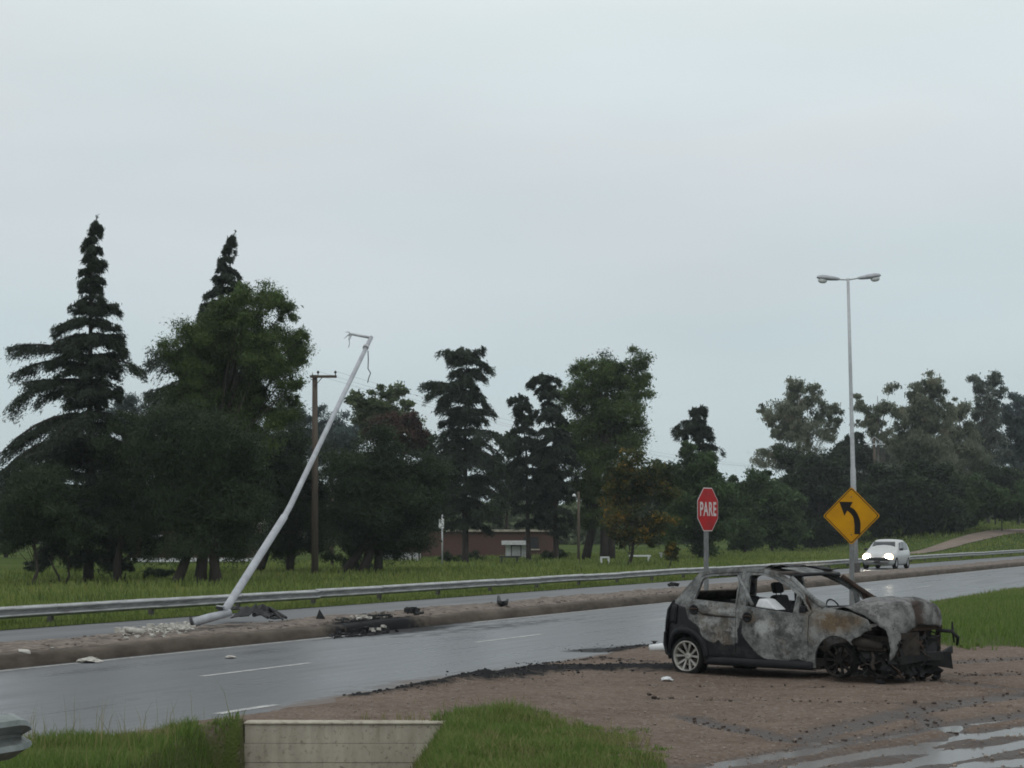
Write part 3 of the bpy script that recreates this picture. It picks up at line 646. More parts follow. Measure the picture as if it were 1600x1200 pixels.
MB().tube([(0, 0, -.1), (0, 0, 78 / kq)], .05, 6).build('pole', M['steel_pole'], o, True)
MB().box((-.05, -.07, 64 / kq), (.30, .04, .55)).build('panel', M['white_plastic'], o)

# ------------------------------------------------------------------ buildings behind the trees
def building(x0, x1, ytop, d, depth, z0=-.2): 
    a = L(x0, ytop, d); b2 = L(x1, ytop, d); return a, b2
D1 = 150.
a, b2 = building(608, 866, 831, D1, 8); hgt = a[2]
bo = empty('brick_building', ((a[0] + b2[0]) / 2, D1, 0), 'long low brick building with a pale flat roof edge behind the trees', 'building')
wd = b2[0] - a[0]
MB().box((0, 4, hgt / 2 - .1), (wd, 8, hgt + .2)).build('wall', M['brick'], bo)
MB().box((wd * .16, 4, hgt + .09), (wd * .68, 8.5, .16)).build('roof_slab', M['concrete'], bo)
for x in (.36,):
    wn = MB().box((wd * x, -.03, hgt * .55), (1.1, .08, .9)).build('window', M['dark_metal'], bo)
    MB().box((wd * x, -.09, hgt * .55 - .5), (1.3, .1, .1)).build('sill', M['concrete'], wn)
ka = L(787, 850, 142.); kb = L(824, 850, 142.); kw = kb[0] - ka[0]
ko = empty('white_kiosk', ((ka[0] + kb[0]) / 2, 142., 0), 'small white kiosk with a flat canopy in front of the brick building', 'kiosk')
kz = L(787, 851, 142.)[2]
MB().box((.05, .9, kz / 2 - .1), (kw * .9, 1.8, kz + .2)).build('wall', M['white_plastic'], ko)
MB().box((-.05, .7, kz + .13), (kw * 1.12, 2.5, .28)).build('canopy', M['white_plastic'], ko)
wn = MB().box((.05, -.02, kz * .52), (.75, .08, .85)).build('window', M['dark_metal'], ko)
MB().box((.05, -.06, kz * .52), (.62, .03, .72)).build('pane', M['steel_pole'], wn)
MB().box((.65, -.02, kz * .45), (.3, .05, .5)).build('notice', M['steel_pole'], ko)
wo = empty('low_wall', (L(626, 876, 128.)[0], 128., 0), 'low pale wall with dark posts left of the brick building', 'wall')
MB().box((0, 0, .25), (2.6, .2, .62)).build('wall_panel', M['white_plastic'], wo)
for x in (-1.25, -.25, .75, 1.2): MB().box((x, -.15, .45), (.1, .1, 1.1)).build('post', M['rail_post'], wo)
lh = empty('brick_house', (L(300, 870, 125.)[0], 125., 0), 'brick house with a white band half hidden behind the dark trees at left', 'house')
MB().box((0, 2.5, 1.1), (7.5, 5, 2.6)).build('wall', M['brick'], lh)
MB().box((0, 2.4, .12), (7.6, 5.2, .28)).build('plinth', M['white_plastic'], lh)
MB().box((0, 2.5, 2.46), (8, 5.6, .14)).build('roof_slab', M['concrete'], lh)
wn = MB().box((-2.5, -.04, 1.2), (1.3, .1, 1.0)).build('window', M['white_plastic'], lh); MB().box((-2.5, -.11, 1.2), (1.05, .04, .8)).build('pane', M['steel_pole'], wn)
wn = MB().box((1.2, -.04, 1.2), (1.3, .1, 1.0)).build('window', M['white_plastic'], lh); MB().box((1.2, -.11, 1.2), (1.05, .04, .8)).build('pane', M['steel_pole'], wn)
for (px, py, wpx, lab) in ((1000, 879, 34, 'low white bench rail under the yellowing tree'), (1045, 874, 30, 'low white bench rail right of the yellowing tree'), (945, 882, 14, 'small white bench rail left of the yellowing tree')):
    q = P(px, py); kq = F / q[1]
    o = empty('park_bench', q, lab, 'bench'); wm = wpx / kq
    MB().box((0, 0, .42), (wm, .3, .09)).build('seat', M['white_plastic'], o)
    for sx in (-.4, .4): MB().box((sx * wm, 0, .17), (.12, .26, .42)).build('leg', M['white_plastic'], o)
q = P(796, 882); o = empty('park_bench', q, 'small dark bench in front of the white kiosk', 'bench')
MB().box((0, 0, .45), (1.2, .4, .1)).build('seat', M['dark_metal'], o)
for sx in (-.45, .45): MB().box((sx, 0, .18), (.1, .35, .45)).build('leg', M['dark_metal'], o)
q = P(1530, 862.5); q = np.array([(1528 - CX) / F * 137, 137, 0])
rnd = random.Random(8)

# ------------------------------------------------------------------ trees
def cards(C, Dv, Sv, Ln, Wd):
    n = len(C); V = np.empty((n, 3, 3), np.float32)
    V[:, 0] = C - Dv * (Ln / 2)[:, None] - Sv * (Wd / 2)[:, None]; V[:, 1] = C - Dv * (Ln / 2)[:, None] + Sv * (Wd / 2)[:, None]; V[:, 2] = C + Dv * (Ln / 2)[:, None]
    return V.reshape(-1, 3), np.arange(n * 3).reshape(n, 3)
def nrm(a): return a / (np.linalg.norm(a, axis=-1, keepdims=True) + 1e-9)
def crown(name, C, Dv, Ln, Wd, tint, mat, parent, rng):
    Dv = nrm(Dv); Sv = nrm(np.cross(Dv, nrm(rng.normal(size=Dv.shape))))
    V, Fc = cards(C, Dv, Sv, Ln, Wd)
    return link(name, np_mesh(name, V, Fc, False, [('tint', 'FACE', np.clip(tint, 0, 1))]), mat, parent)
KD = F / 2200.
def lobe_tree(name, label, cat, d, base, lobes, mat, bark='bark', seed=0, trunk_r=.16, style='pine', dens=1.0, spread=.5, card=5.0, group=None, airy=0.0, trunks=None, limbs=True):
    d = d * KD; rng = np.random.default_rng(seed + 100); k = F / d
    bx = (base[0] - CX) / F * d; gz = ground_z(bx, d); b0 = np.array([bx, d, gz])
    o = empty(name, b0, label, cat, group)
    xs = [l[0] for l in lobes]; cw = (max(xs) - min(xs)) / k * spread * .5
    Cs, Ds, Ls, Ws, Ts = [], [], [], [], []; cen = []
    lobes = [(a, b_, r * (1.12 + .14 * (style == 'hang'))) for a, b_, r in lobes]; ex = []
    for i_, a in enumerate(lobes):
        for b_ in lobes[i_ + 1:]:
            dd_ = math.hypot(a[0] - b_[0], a[1] - b_[1])
            if (a[2] + b_[2]) * .45 < dd_ < (a[2] + b_[2]) * 1.25 and rng.random() < (.55 if style == 'hang' else .22):
                ex.append(((a[0] + b_[0]) / 2 + rng.normal(0, 3), (a[1] + b_[1]) / 2 + rng.normal(0, 3), (a[2] + b_[2]) * .5 * rng.uniform(.55, .8)))
    for (px, py, r) in lobes + ex:
        c = L(px, py, d) - b0; c[1] = rng.uniform(-1, 1) * cw; rm_ = r / k; cen.append((c, rm_))
        m = max(8, int(r / 2.1)); tl = rng.normal(0, .10)
        for q in range(m):
            v = nrm(rng.normal(size=3)); v[2] *= .9
            sc_ = c + v * rm_ * rng.uniform(.2, 1.02); sr_ = rm_ * rng.uniform(.24, .50)
            n = int(dens * 2100 * (r / 40.) ** 2 / m * (1 - airy * .5) * rng.uniform(.6, 1.4) * (8.5 / card) ** 2) + 3
            w_ = nrm(rng.normal(size=(n, 3))); pr = sc_ + rng.normal(size=(n, 3)) * sr_ * .47 * np.array([1.15, 1.15, .8])
            if style == 'pine': dv = w_ * .8 + np.array([0, 0, .45]) + rng.normal(size=(n, 3)) * .45
            elif style == 'hang': dv = w_ * .3 + np.array([0, 0, -.7]) + rng.normal(size=(n, 3)) * .45
            else: dv = rng.normal(size=(n, 3))
            Cs.append(pr); Ds.append(dv)
            ln = card / k * rng.uniform(.6, 1.35, n); Ls.append(ln); Ws.append(ln * (.30 if style == 'pine' else .36 if style == 'hang' else .6) * rng.uniform(.8, 1.2, n))
            Ts.append(np.clip(.45 + tl + rng.normal(0, .20) + rng.normal(0, .14, n), 0, 1))
    crown('crown', np.concatenate(Cs), np.concatenate(Ds), np.concatenate(Ls), np.concatenate(Ws), np.concatenate(Ts), mat, o, rng)
    mb = MB(); top = np.mean([c for c, _ in cen], axis=0)
    for (tx, lean_) in trunks or [(0, 0)]:
        t0 = np.array([tx / k, rng.uniform(-.3, .3), -.15]); t1 = t0 * .4 + top * .6; t1[0] += lean_ / k
        hi = max(c[2] for c, _ in cen); t2 = np.array([top[0], 0, hi - .8])
        mb.tube([t0, t0 * .6 + t1 * .4 + np.array([rng.uniform(-.2, .2), 0, 0]), t1, t2], [trunk_r * 1.15, trunk_r * .9, trunk_r * .6, trunk_r * .15], 7)
    if limbs:
        for c, rm_ in cen:
            fz = rng.uniform(.3, .62) * c[2]; q = np.clip(fz / max(.1, top[2]), 0, 1); st_ = np.array([top[0] * q * .6, 0, fz])
            mid = st_ * .5 + c * .5 + np.array([0, 0, .06 * c[2]])
            mb.tube([st_, mid, c], [trunk_r * .24, trunk_r * .15, trunk_r * .05], 5, cap=False)
    mb.build('trunk', M[bark], o, True)
    return o
def cedar(label, d, base, tip, prof, nb, seed, extras=(), mat=None, trunk_r=.22, dens=1.0, droop=.6, card=6.0, low=.10):
    d = d * KD; k = F / d; rng = np.random.default_rng(seed)
    b0 = np.array([(base[0] - CX) / F * d, d, 0.0]); b0[2] = ground_z(b0[0], d)
    o = empty('cedar_tree', b0, label, 'tree')
    tpx = [base] + list(tip); tpy = np.array([p[1] for p in tpx], float); tpxx = np.array([p[0] for p in tpx], float)
    def trunk_at(py):                                    # py decreasing upwards
        x = np.interp(-py, -tpy, tpxx); return L(x, py, d) - b0
    ytop, ybase = tpy[-1], tpy[0]; mb = MB()
    tys = np.linspace(ybase + 4, ytop, 16); tr = [trunk_r * (1 - .93 * (ybase - y) / (ybase - ytop)) for y in tys]
    mb.tube([trunk_at(y) for y in tys], tr, 8)
    py_, pl, prr = [np.array(q, float) for q in zip(*prof)]
    br = []
    for i in range(nb):
        if i % 5 == 0: tdz = rng.uniform(.10, .30); trs = rng.uniform(.08, .16); tf = rng.choice([1.05, .95, .8, .62], p=[.35, .3, .2, .15]); ty_ = (i + 2.5 + rng.uniform(-1, 1)) / nb
        u = ty_ + rng.normal(0, (1.5 if ty_ < .35 else .55) / nb); y = py_[0] + 3 + (py_[-1] - py_[0]) * np.clip(u, 0, 1) ** 1.15
        az = i * 2.39996 + rng.uniform(-.5, .5); cx_, sy_ = math.cos(az), math.sin(az)
        l_, r_ = np.interp(y, py_, pl), np.interp(y, py_, prr); R = (r_ if cx_ > 0 else l_)
        R = (R * abs(cx_) + (l_ + r_) / 2 * (1 - abs(cx_))) / k * tf * rng.uniform(.8, 1.05)
        br.append((trunk_at(y), np.array([cx_, sy_, 0]), R, -R * (tdz + rng.uniform(-.04, .04)), trs))
    for (y0, tx, ty) in extras:
        a = trunk_at(y0); e = L(tx, ty, d) - b0; v = e - a; br.append((a, np.array([math.copysign(1, v[0]), rng.uniform(-.25, .25), 0]), abs(v[0]), v[2], .14))
    Cs, Ds, Ls, Ts = [], [], [], []
    for (a, hv, R, dzv, rs_) in br:
        if R < .12: R = .12
        hv = nrm(hv); side = np.array([-hv[1], hv[0], 0])
        dz = dzv if dzv is not None else R * rng.uniform(-.42, -.10)
        rise = R * rs_
        def path(u): u = np.asarray(u)[:, None]; return a + hv * R * u + np.array([0, 0, 1.0]) * (dz * u ** 1.6 + rise * 4 * u * (1 - u) * .8)
        mb.tube(path(np.linspace(0, 1, 6)), [.05 * R ** .5 * (1 - .85 * q) for q in np.linspace(0, 1, 6)], 4, cap=False)
        rp = R * k; n = int(dens * (30 + 20 * rp))
        # pads of foliage along the branch
        npad = max(4, int(rp / 4)); pu = rng.uniform(.08, 1.0, npad) ** .85; pv = rng.normal(0, .22, npad) * (1 - pu * .55)
        ci = rng.integers(0, npad, n); u = np.clip(pu[ci] + rng.normal(0, .06, n), .03, 1.03); v = pv[ci] + rng.normal(0, .07, n)
        c = path(u) + side * (v * R)[:, None]; c += rng.normal(0, 1.6 / k, (n, 3)); c[:, 2] -= np.abs(v) * R * .35
        hang = rng.uniform(0, 1, n) ** 1.8 * (3.6 / k + .05 * R) * (.6 + 1.3 * np.clip(u, 0, 1) ** 3); c[:, 2] -= hang
        dv = hv * .55 + side * np.sign(v)[:, None] * .35 + rng.normal(size=(n, 3)) * .38; dv[:, 2] -= droop
        Cs.append(c); Ds.append(dv); Ls.append(card / k * rng.uniform(.55, 1.3, n)); Ts.append(np.clip(.42 + rng.normal(0, .12) + rng.normal(0, .15, n), 0, 1))
    # the leader
    n = int(220 * dens); yy = rng.uniform(ytop - 1, ytop + (ybase - ytop) * .16, n); c = np.array([trunk_at(q) for q in yy]) + rng.normal(0, 1, (n, 3)) * (.8 + 2.6 * (yy - ytop) / ((ybase - ytop) * .16))[:, None] / k
    dv = rng.normal(size=(n, 3)); dv[:, 2] -= .5; Cs.append(c); Ds.append(dv); Ls.append(card / k * rng.uniform(.5, 1.0, n)); Ts.append(np.full(n, .4))
    Ln = np.concatenate(Ls)
    crown('crown', np.concatenate(Cs), np.concatenate(Ds), Ln, Ln * .26, np.concatenate(Ts), mat or M['cedar'], o, rng)
    mb.build('trunk', M['bark'], o, True); return o

cedar('tall narrow cedar with drooping tiers, leftmost of the big trees', 55, (138, 912), [(141, 560), (143, 420), (140, 380), (152, 338)],
      [(342, 5, 10), (380, 14, 20), (420, 28, 30), (450, 24, 26), (478, 36, 50), (500, 56, 48), (525, 64, 56), (550, 70, 58), (580, 80, 78), (620, 100, 50), (660, 112, 64), (700, 138, 78), (740, 125, 92), (790, 120, 90), (840, 100, 80), (872, 70, 55)],
      150, 1, extras=[(560, 15, 543), (575, 22, 580), (600, 8, 632), (570, 224, 578), (560, 200, 556), (500, 82, 520), (488, 190, 476), (655, 2, 712), (690, -12, 745), (535, 196, 522), (610, 30, 602)], dens=1.15)
cedar('tall cedar with a bent tip rising behind the big green pine', 64, (335, 906), [(345, 480), (352, 400), (368, 362)],
      [(366, 6, 8), (400, 15, 16), (440, 22, 34), (470, 46, 30), (500, 52, 45), (560, 100, 60), (610, 105, 80), (660, 90, 110), (720, 80, 120), (790, 75, 100), (860, 50, 60)],
      125, 2, extras=[(575, 228, 562), (620, 228, 612), (640, 460, 655)], dens=1.05)
lobe_tree('pine_tree', 'big bright green pine with rounded clumps in front of the bent cedar', 'tree', 57, (312, 908),
          [(402, 478, 34), (425, 466, 24), (438, 482, 20), (352, 502, 40), (305, 522, 34), (278, 552, 27), (330, 556, 46), (392, 550, 44), (448, 528, 32), (468, 556, 24), (432, 588, 34), (370, 606, 44), (302, 600, 40), (465, 604, 18), (420, 638, 32), (446, 658, 24), (350, 648, 46), (392, 690, 40), (288, 646, 36), (478, 530, 12), (372, 462, 22)],
          M['pine'], seed=3, trunk_r=.22)
lobe_tree('conifer_tree', 'dense dark bushy conifer below the big green pine', 'tree', 53, (275, 908),
          [(270, 672, 50), (320, 692, 55), (262, 762, 62), (332, 772, 66), (382, 742, 42), (382, 802, 46), (300, 832, 54), (352, 846, 40), (250, 700, 45), (300, 730, 60), (345, 720, 50), (390, 700, 35)],
          M['dark_leaf'], seed=4, trunk_r=.2, trunks=[(0, 0), (42, 0), (60, 0), (68, 0)])
lobe_tree('conifer_tree', 'dense dark bushy conifer right of the leftmost tall cedar', 'tree', 54, (186, 906),
          [(228, 702, 46), (198, 742, 46), (222, 812, 52), (172, 782, 38), (165, 828, 36), (240, 850, 30), (200, 660, 26), (180, 710, 30)],
          M['dark_leaf'], seed=5, trunk_r=.17)
lobe_tree('broadleaf_tree', 'dark low tree at the left edge under the tall cedar', 'tree', 52, (50, 917),
          [(40, 762, 38), (90, 792, 42), (60, 826, 36), (118, 836, 32), (22, 802, 34), (8, 846, 28), (50, 790, 40), (75, 745, 34), (35, 840, 20)], M['dark_leaf'], seed=6, trunk_r=.07)
lobe_tree('young_tree', 'small tree with a forked bare trunk at the left', 'tree', 53, (96, 913), [(80, 850, 18), (112, 846, 18), (96, 832, 20), (70, 838, 14)], M['dark_leaf'], seed=7, trunk_r=.05, trunks=[(0, -14), (1, 14)])
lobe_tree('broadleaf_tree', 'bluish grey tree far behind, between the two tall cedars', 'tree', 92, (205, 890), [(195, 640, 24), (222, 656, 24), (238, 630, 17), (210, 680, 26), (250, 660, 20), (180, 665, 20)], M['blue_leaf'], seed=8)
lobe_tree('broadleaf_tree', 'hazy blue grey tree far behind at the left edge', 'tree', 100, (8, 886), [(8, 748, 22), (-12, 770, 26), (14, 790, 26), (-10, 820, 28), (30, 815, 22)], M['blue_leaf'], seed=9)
lobe_tree('shrub', 'small dark round shrub in the grass at far left', 'shrub', 62, (62, 890), [(50, 884, 12), (66, 880, 13), (58, 874, 10)], M['dark_leaf'], seed=10, limbs=False, trunk_r=.04)
lobe_tree('shrub', 'dark spreading shrub under the conifers near the low white wall', 'shrub', 56, (200, 900), [(195, 888, 12), (182, 880, 12), (205, 880, 10)], M['dark_leaf'], seed=11, limbs=False, trunk_r=.04)
lobe_tree('shrub', 'dark low shrub at the foot of the dense conifers', 'shrub', 58, (250, 903), [(245, 896, 9), (262, 893, 10), (232, 895, 9)], M['dark_leaf'], seed=12, limbs=False, trunk_r=.04)
lobe_tree('broadleaf_tree', 'dark tree directly behind the utility pole', 'tree', 68, (452, 898),
          [(440, 692, 36), (470, 738, 42), (430, 768, 42), (472, 800, 46), (432, 830, 38), (488, 850, 32), (455, 655, 22), (412, 724, 36), (500, 770, 30), (445, 860, 24)], M['dark_leaf'], seed=13, trunk_r=.2, trunks=[(0, 0), (-50, 0)])
lobe_tree('broadleaf_tree', 'wide dark tree right of the utility pole', 'tree', 66, (562, 893),
          [(542, 732, 42), (590, 712, 42), (640, 740, 44), (562, 790, 55), (620, 800, 55), (655, 790, 36), (522, 818, 40), (580, 842, 40), (640, 838, 34), (672, 735, 30), (605, 760, 45), (545, 855, 26), (680, 770, 24)], M['dark_leaf'], seed=14, trunk_r=.22, trunks=[(0, 0), (-28, 0), (28, 0)])
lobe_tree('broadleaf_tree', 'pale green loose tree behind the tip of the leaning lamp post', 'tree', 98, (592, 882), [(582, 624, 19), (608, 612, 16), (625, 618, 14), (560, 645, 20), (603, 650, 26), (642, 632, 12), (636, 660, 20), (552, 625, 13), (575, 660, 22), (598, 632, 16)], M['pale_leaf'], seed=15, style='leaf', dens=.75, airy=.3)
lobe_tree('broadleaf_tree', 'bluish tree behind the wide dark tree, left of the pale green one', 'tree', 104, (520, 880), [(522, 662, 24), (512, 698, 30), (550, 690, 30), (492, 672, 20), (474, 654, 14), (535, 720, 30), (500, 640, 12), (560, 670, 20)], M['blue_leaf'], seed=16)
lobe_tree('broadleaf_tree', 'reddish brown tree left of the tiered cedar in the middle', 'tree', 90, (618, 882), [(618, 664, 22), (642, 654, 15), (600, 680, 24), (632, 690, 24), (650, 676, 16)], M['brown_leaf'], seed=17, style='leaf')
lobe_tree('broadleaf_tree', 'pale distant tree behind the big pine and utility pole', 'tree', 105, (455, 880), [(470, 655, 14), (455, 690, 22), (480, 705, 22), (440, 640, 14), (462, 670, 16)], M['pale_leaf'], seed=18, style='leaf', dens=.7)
cedar('tiered dark cedar with a flat top in the middle, behind the brick building pole', 86, (727, 880), [(727, 640), (729, 565), (722, 543)],
      [(545, 40, 36), (560, 36, 42), (582, 40, 46), (600, 70, 28), (620, 54, 36), (650, 58, 62), (680, 70, 76), (720, 76, 80), (760, 72, 72), (795, 58, 60), (822, 44, 42)], 84, 21,
      extras=[(556, 682, 550), (585, 772, 577), (610, 654, 602), (560, 756, 545), (690, 790, 720), (690, 660, 720)], dens=.95)
cedar('slender cedar left of the paired cedar and the big round pine', 90, (826, 878), [(822, 700), (812, 616)], [(615, 22, 12), (640, 28, 20), (680, 34, 30), (720, 34, 35), (760, 40, 38), (800, 30, 30), (818, 20, 20)], 60, 22, trunk_r=.17, dens=.95)
cedar('cedar with a one sided tip just left of the big round pine', 90, (869, 878), [(866, 680), (852, 600), (846, 583)], [(585, 18, 18), (600, 30, 22), (640, 30, 36), (700, 40, 40), (760, 45, 45), (800, 44, 42), (828, 32, 30)], 72, 23, extras=[(592, 822, 602), (590, 876, 596)], trunk_r=.2, dens=1.0)
lobe_tree('pine_tree', 'tall dark round crowned pine in the centre with two leaning lobes', 'tree', 92, (920, 880),
          [(940, 568, 24), (916, 588, 27), (962, 590, 30), (996, 566, 21), (1006, 590, 15), (896, 622, 28), (940, 630, 38), (984, 636, 34), (906, 670, 33), (950, 688, 40), (984, 688, 28), (1000, 662, 17), (920, 730, 38), (958, 738, 34), (900, 762, 30), (942, 782, 34), (918, 810, 24), (890, 700, 24)], M['pine'], seed=24, trunk_r=.28, trunks=[(-6, 0), (24, 0), (34, 0)])
lobe_tree('broadleaf_tree', 'yellowing autumn tree left of the PARE sign', 'tree', 78, (982, 888),
          [(1000, 724, 25), (970, 735, 23), (1034, 735, 20), (960, 768, 26), (1000, 770, 30), (1040, 775, 22), (966, 808, 26), (1005, 812, 28), (1034, 812, 20), (982, 842, 20), (1014, 842, 18), (956, 836, 14), (1050, 752, 10), (984, 706, 12)], M['yellow_leaf'], seed=25, style='leaf', trunk_r=.10, dens=.55, airy=.5)
lobe_tree('young_tree', 'small young yellowish tree in the grass right of the yellowing tree', 'tree', 70, (1050, 893), [(1048, 868, 9), (1054, 858, 8), (1046, 852, 7)], M['yellow_leaf'], seed=26, style='leaf', trunk_r=.04, limbs=False)
cedar('small topped cedar rising behind the PARE sign', 97, (1095, 868), [(1093, 700), (1086, 650), (1098, 634)], [(635, 16, 14), (648, 18, 16), (664, 40, 30), (680, 36, 36), (690, 32, 38), (720, 30, 34), (780, 34, 36), (820, 30, 30)], 60, 27, trunk_r=.18)
lobe_tree('broadleaf_tree', 'dark green leafy tree right behind the PARE sign', 'tree', 95, (1104, 868), [(1084, 722, 26), (1108, 735, 24), (1070, 752, 28), (1112, 770, 28), (1080, 800, 34), (1122, 808, 28), (1060, 818, 26), (1100, 838, 26), (1090, 762, 30), (1136, 760, 12), (1070, 700, 12)], M['mid_leaf'], seed=28, style='leaf', trunk_r=.16)
lobe_tree('broadleaf_tree', 'mid green leafy tree right of the PARE sign', 'tree', 116, (1164, 862), [(1160, 778, 24), (1150, 818, 26), (1172, 842, 20), (1145, 748, 8), (1178, 752, 20), (1168, 800, 26), (1140, 790, 18), (1148, 842, 18)], M['mid_leaf'], seed=29, style='leaf', trunk_r=.12)
lobe_tree('broadleaf_tree', 'brighter green leafy tree midway between the two road signs', 'tree', 122, (1208, 861), [(1208, 764, 24), (1196, 814, 32), (1230, 798, 28), (1218, 838, 26), (1196, 745, 12), (1222, 775, 24), (1190, 785, 24), (1240, 830, 22)], M['mid_leaf'], seed=30, style='leaf', trunk_r=.12)
lobe_tree('broadleaf_tree', 'dark leafy tree left of the yellow curve sign', 'tree', 128, (1285, 861), [(1264, 750, 32), (1298, 742, 33), (1250, 790, 33), (1300, 790, 38), (1334, 770, 28), (1330, 820, 28), (1270, 828, 30), (1240, 750, 20), (1300, 835, 24), (1245, 720, 18), (1225, 708, 14), (1345, 800, 24)], M['dark_leaf'], seed=31, style='leaf', trunk_r=.15, trunks=[(0, 0), (20, 0), (-18, 0)])
EG = 'eucalyptus trees on the right'
lobe_tree('eucalyptus_tree', 'airy eucalyptus left of the upright lamp post', 'tree', 142, (1250, 860), [(1240, 606, 13), (1254, 612, 12), (1270, 612, 13), (1226, 646, 20), (1204, 656, 14), (1250, 646, 20), (1284, 640, 17), (1304, 642, 11), (1220, 684, 18), (1255, 686, 22), (1290, 682, 15), (1198, 714, 16), (1236, 724, 24), (1270, 716, 18), (1312, 660, 9), (1240, 625, 14), (1195, 640, 8)], M['euc'], 'pale_bark', seed=32, style='hang', dens=.8, airy=.25, trunk_r=.22, group=EG)
cedar('dark flat tiered cedar behind the upright lamp post', 134, (1330, 862), [(1332, 720), (1338, 676)], [(676, 18, 16), (690, 34, 28), (705, 42, 34), (725, 44, 36), (745, 40, 36), (780, 40, 36)], 44, 33, trunk_r=.18)
lobe_tree('eucalyptus_tree', 'thin eucalyptus with a bare stem just right of the lamp post', 'tree', 140, (1374, 862), [(1344, 638, 12), (1394, 606, 10), (1384, 636, 15), (1360, 648, 13), (1404, 656, 14), (1370, 672, 14), (1350, 666, 11), (1340, 620, 7), (1388, 690, 12)], M['euc'], 'pale_bark', seed=34, style='hang', dens=.8, airy=.3, trunk_r=.18, group=EG)
lobe_tree('eucalyptus_tree', 'broad brownish eucalyptus above the white car', 'tree', 142, (1410, 860), [(1450, 600, 15), (1432, 616, 16), (1466, 606, 11), (1455, 638, 24), (1422, 658, 20), (1442, 690, 28), (1478, 660, 18), (1402, 712, 22), (1460, 722, 28), (1412, 742, 26), (1440, 640, 18), (1425, 690, 20)], M['euc'], 'pale_bark', seed=35, style='hang', dens=.9, trunk_r=.24, trunks=[(-14, 0), (0, 0)], group=EG)
lobe_tree('eucalyptus_tree', 'lower grey green eucalyptus filling the gap in the right row', 'tree', 148, (1500, 855), [(1500, 646, 18), (1490, 688, 26), (1520, 668, 16), (1512, 720, 26), (1480, 740, 24), (1500, 760, 26), (1486, 632, 10)], M['euc'], 'pale_bark', seed=36, style='hang', trunk_r=.2, group=EG)
lobe_tree('eucalyptus_tree', 'tall two headed eucalyptus near the right edge', 'tree', 150, (1545, 845), [(1522, 594, 10), (1550, 592, 12), (1538, 622, 14), (1560, 616, 10), (1544, 658, 19), (1530, 688, 18), (1562, 690, 20), (1546, 730, 24), (1530, 612, 9), (1552, 640, 12), (1524, 650, 10)], M['grey_leaf'], 'pale_bark', seed=37, style='hang', dens=.85, airy=.2, trunk_r=.2, group=EG)
lobe_tree('eucalyptus_tree', 'dark dense tall tree cut by the right edge', 'tree', 152, (1592, 840), [(1590, 630, 15), (1580, 660, 20), (1602, 680, 26), (1572, 710, 22), (1596, 728, 26), (1622, 650, 28), (1630, 700, 30), (1576, 640, 10)], M['blue_leaf'], 'pale_bark', seed=38, style='hang', trunk_r=.2, group=EG)
lobe_tree('eucalyptus_tree', 'pale distant eucalyptus just above the yellow curve sign', 'tree', 158, (1345, 858), [(1335, 740, 22), (1365, 720, 20), (1385, 715, 20), (1325, 700, 14), (1370, 745, 22)], M['grey_leaf'], 'pale_bark', seed=47, style='hang', dens=.9, trunk_r=.16, group=EG)
lobe_tree('thicket', 'dark thicket of shrubs behind the white car', 'shrub', 126, (1432, 850), [(1380, 770, 28), (1410, 770, 33), (1450, 772, 33), (1370, 812, 24), (1400, 815, 28), (1440, 812, 28), (1474, 802, 27), (1500, 784, 28), (1490, 825, 18), (1350, 790, 24), (1385, 745, 24), (1425, 740, 26), (1465, 745, 26)], M['dark_leaf'], seed=39, style='leaf', trunk_r=.1, trunks=[(-42, 0), (-20, 0), (10, 0)])
lobe_tree('thicket', 'mid green shrubs on the slope at the right edge', 'shrub', 128, (1565, 826), [(1540, 792, 24), (1574, 790, 26), (1606, 794, 26), (1520, 806, 18), (1552, 772, 22), (1600, 772, 20), (1630, 790, 26), (1510, 785, 20), (1530, 765, 18)], M['mid_leaf'], seed=40, style='leaf', trunk_r=.06, limbs=False)
lobe_tree('shrub', 'small dark bush in front of the brick building, left of the kiosk', 'shrub', 92, (738, 880), [(735, 868, 12), (748, 872, 9), (726, 872, 9)], M['dark_leaf'], seed=41, limbs=False, trunk_r=.04)
lobe_tree('shrub', 'round dark bush right of the white kiosk', 'shrub', 92, (862, 880), [(856, 872, 11), (872, 868, 12)], M['dark_leaf'], seed=42, limbs=False, trunk_r=.04)
lobe_tree('shrub', 'dark bush at the left end of the brick building', 'shrub', 86, (700, 884), [(698, 872, 11), (708, 876, 9)], M['dark_leaf'], seed=43, limbs=False, trunk_r=.04)
lobe_tree('shrub', 'low dark bush under the wide dark tree', 'shrub', 68, (548, 893), [(545, 884, 11), (560, 886, 10), (572, 884, 10)], M['dark_leaf'], seed=44, limbs=False, trunk_r=.04)

for i_, (bx_, by_, lobes_, lab_) in enumerate(((668, 880, [(664, 700, 26), (680, 735, 30), (655, 770, 28), (690, 780, 28), (670, 820, 28), (700, 740, 20)], 'dark tree behind, between the wide dark tree and the tiered cedar'),
        (790, 876, [(792, 690, 20), (782, 735, 24), (800, 770, 24), (776, 800, 20), (806, 730, 20)], 'dark tree behind, between the tiered cedar and the slender cedar'),
        (1044, 870, [(1040, 735, 20), (1052, 760, 24), (1030, 790, 24), (1056, 810, 24), (1036, 830, 20), (1020, 750, 18)], 'dark tree behind, between the yellowing tree and the PARE sign'),
        (850, 874, [(852, 720, 22), (842, 770, 22), (866, 760, 24), (850, 805, 18)], 'dark tree behind the paired cedars'))):
    lobe_tree('broadleaf_tree', lab_, 'tree', 108, (bx_, by_), lobes_, M['dark_leaf'], seed=60 + i_, style='leaf', trunk_r=.12)
lobe_tree('thicket', 'dark hedge like shrubs at the top of the slope at the right edge', 'shrub', 140, (1555, 812), [(1530, 750, 20), (1556, 748, 20), (1584, 752, 20), (1610, 756, 24), (1508, 760, 18)], M['dark_leaf'], seed=70, style='leaf', trunk_r=.08, limbs=False)
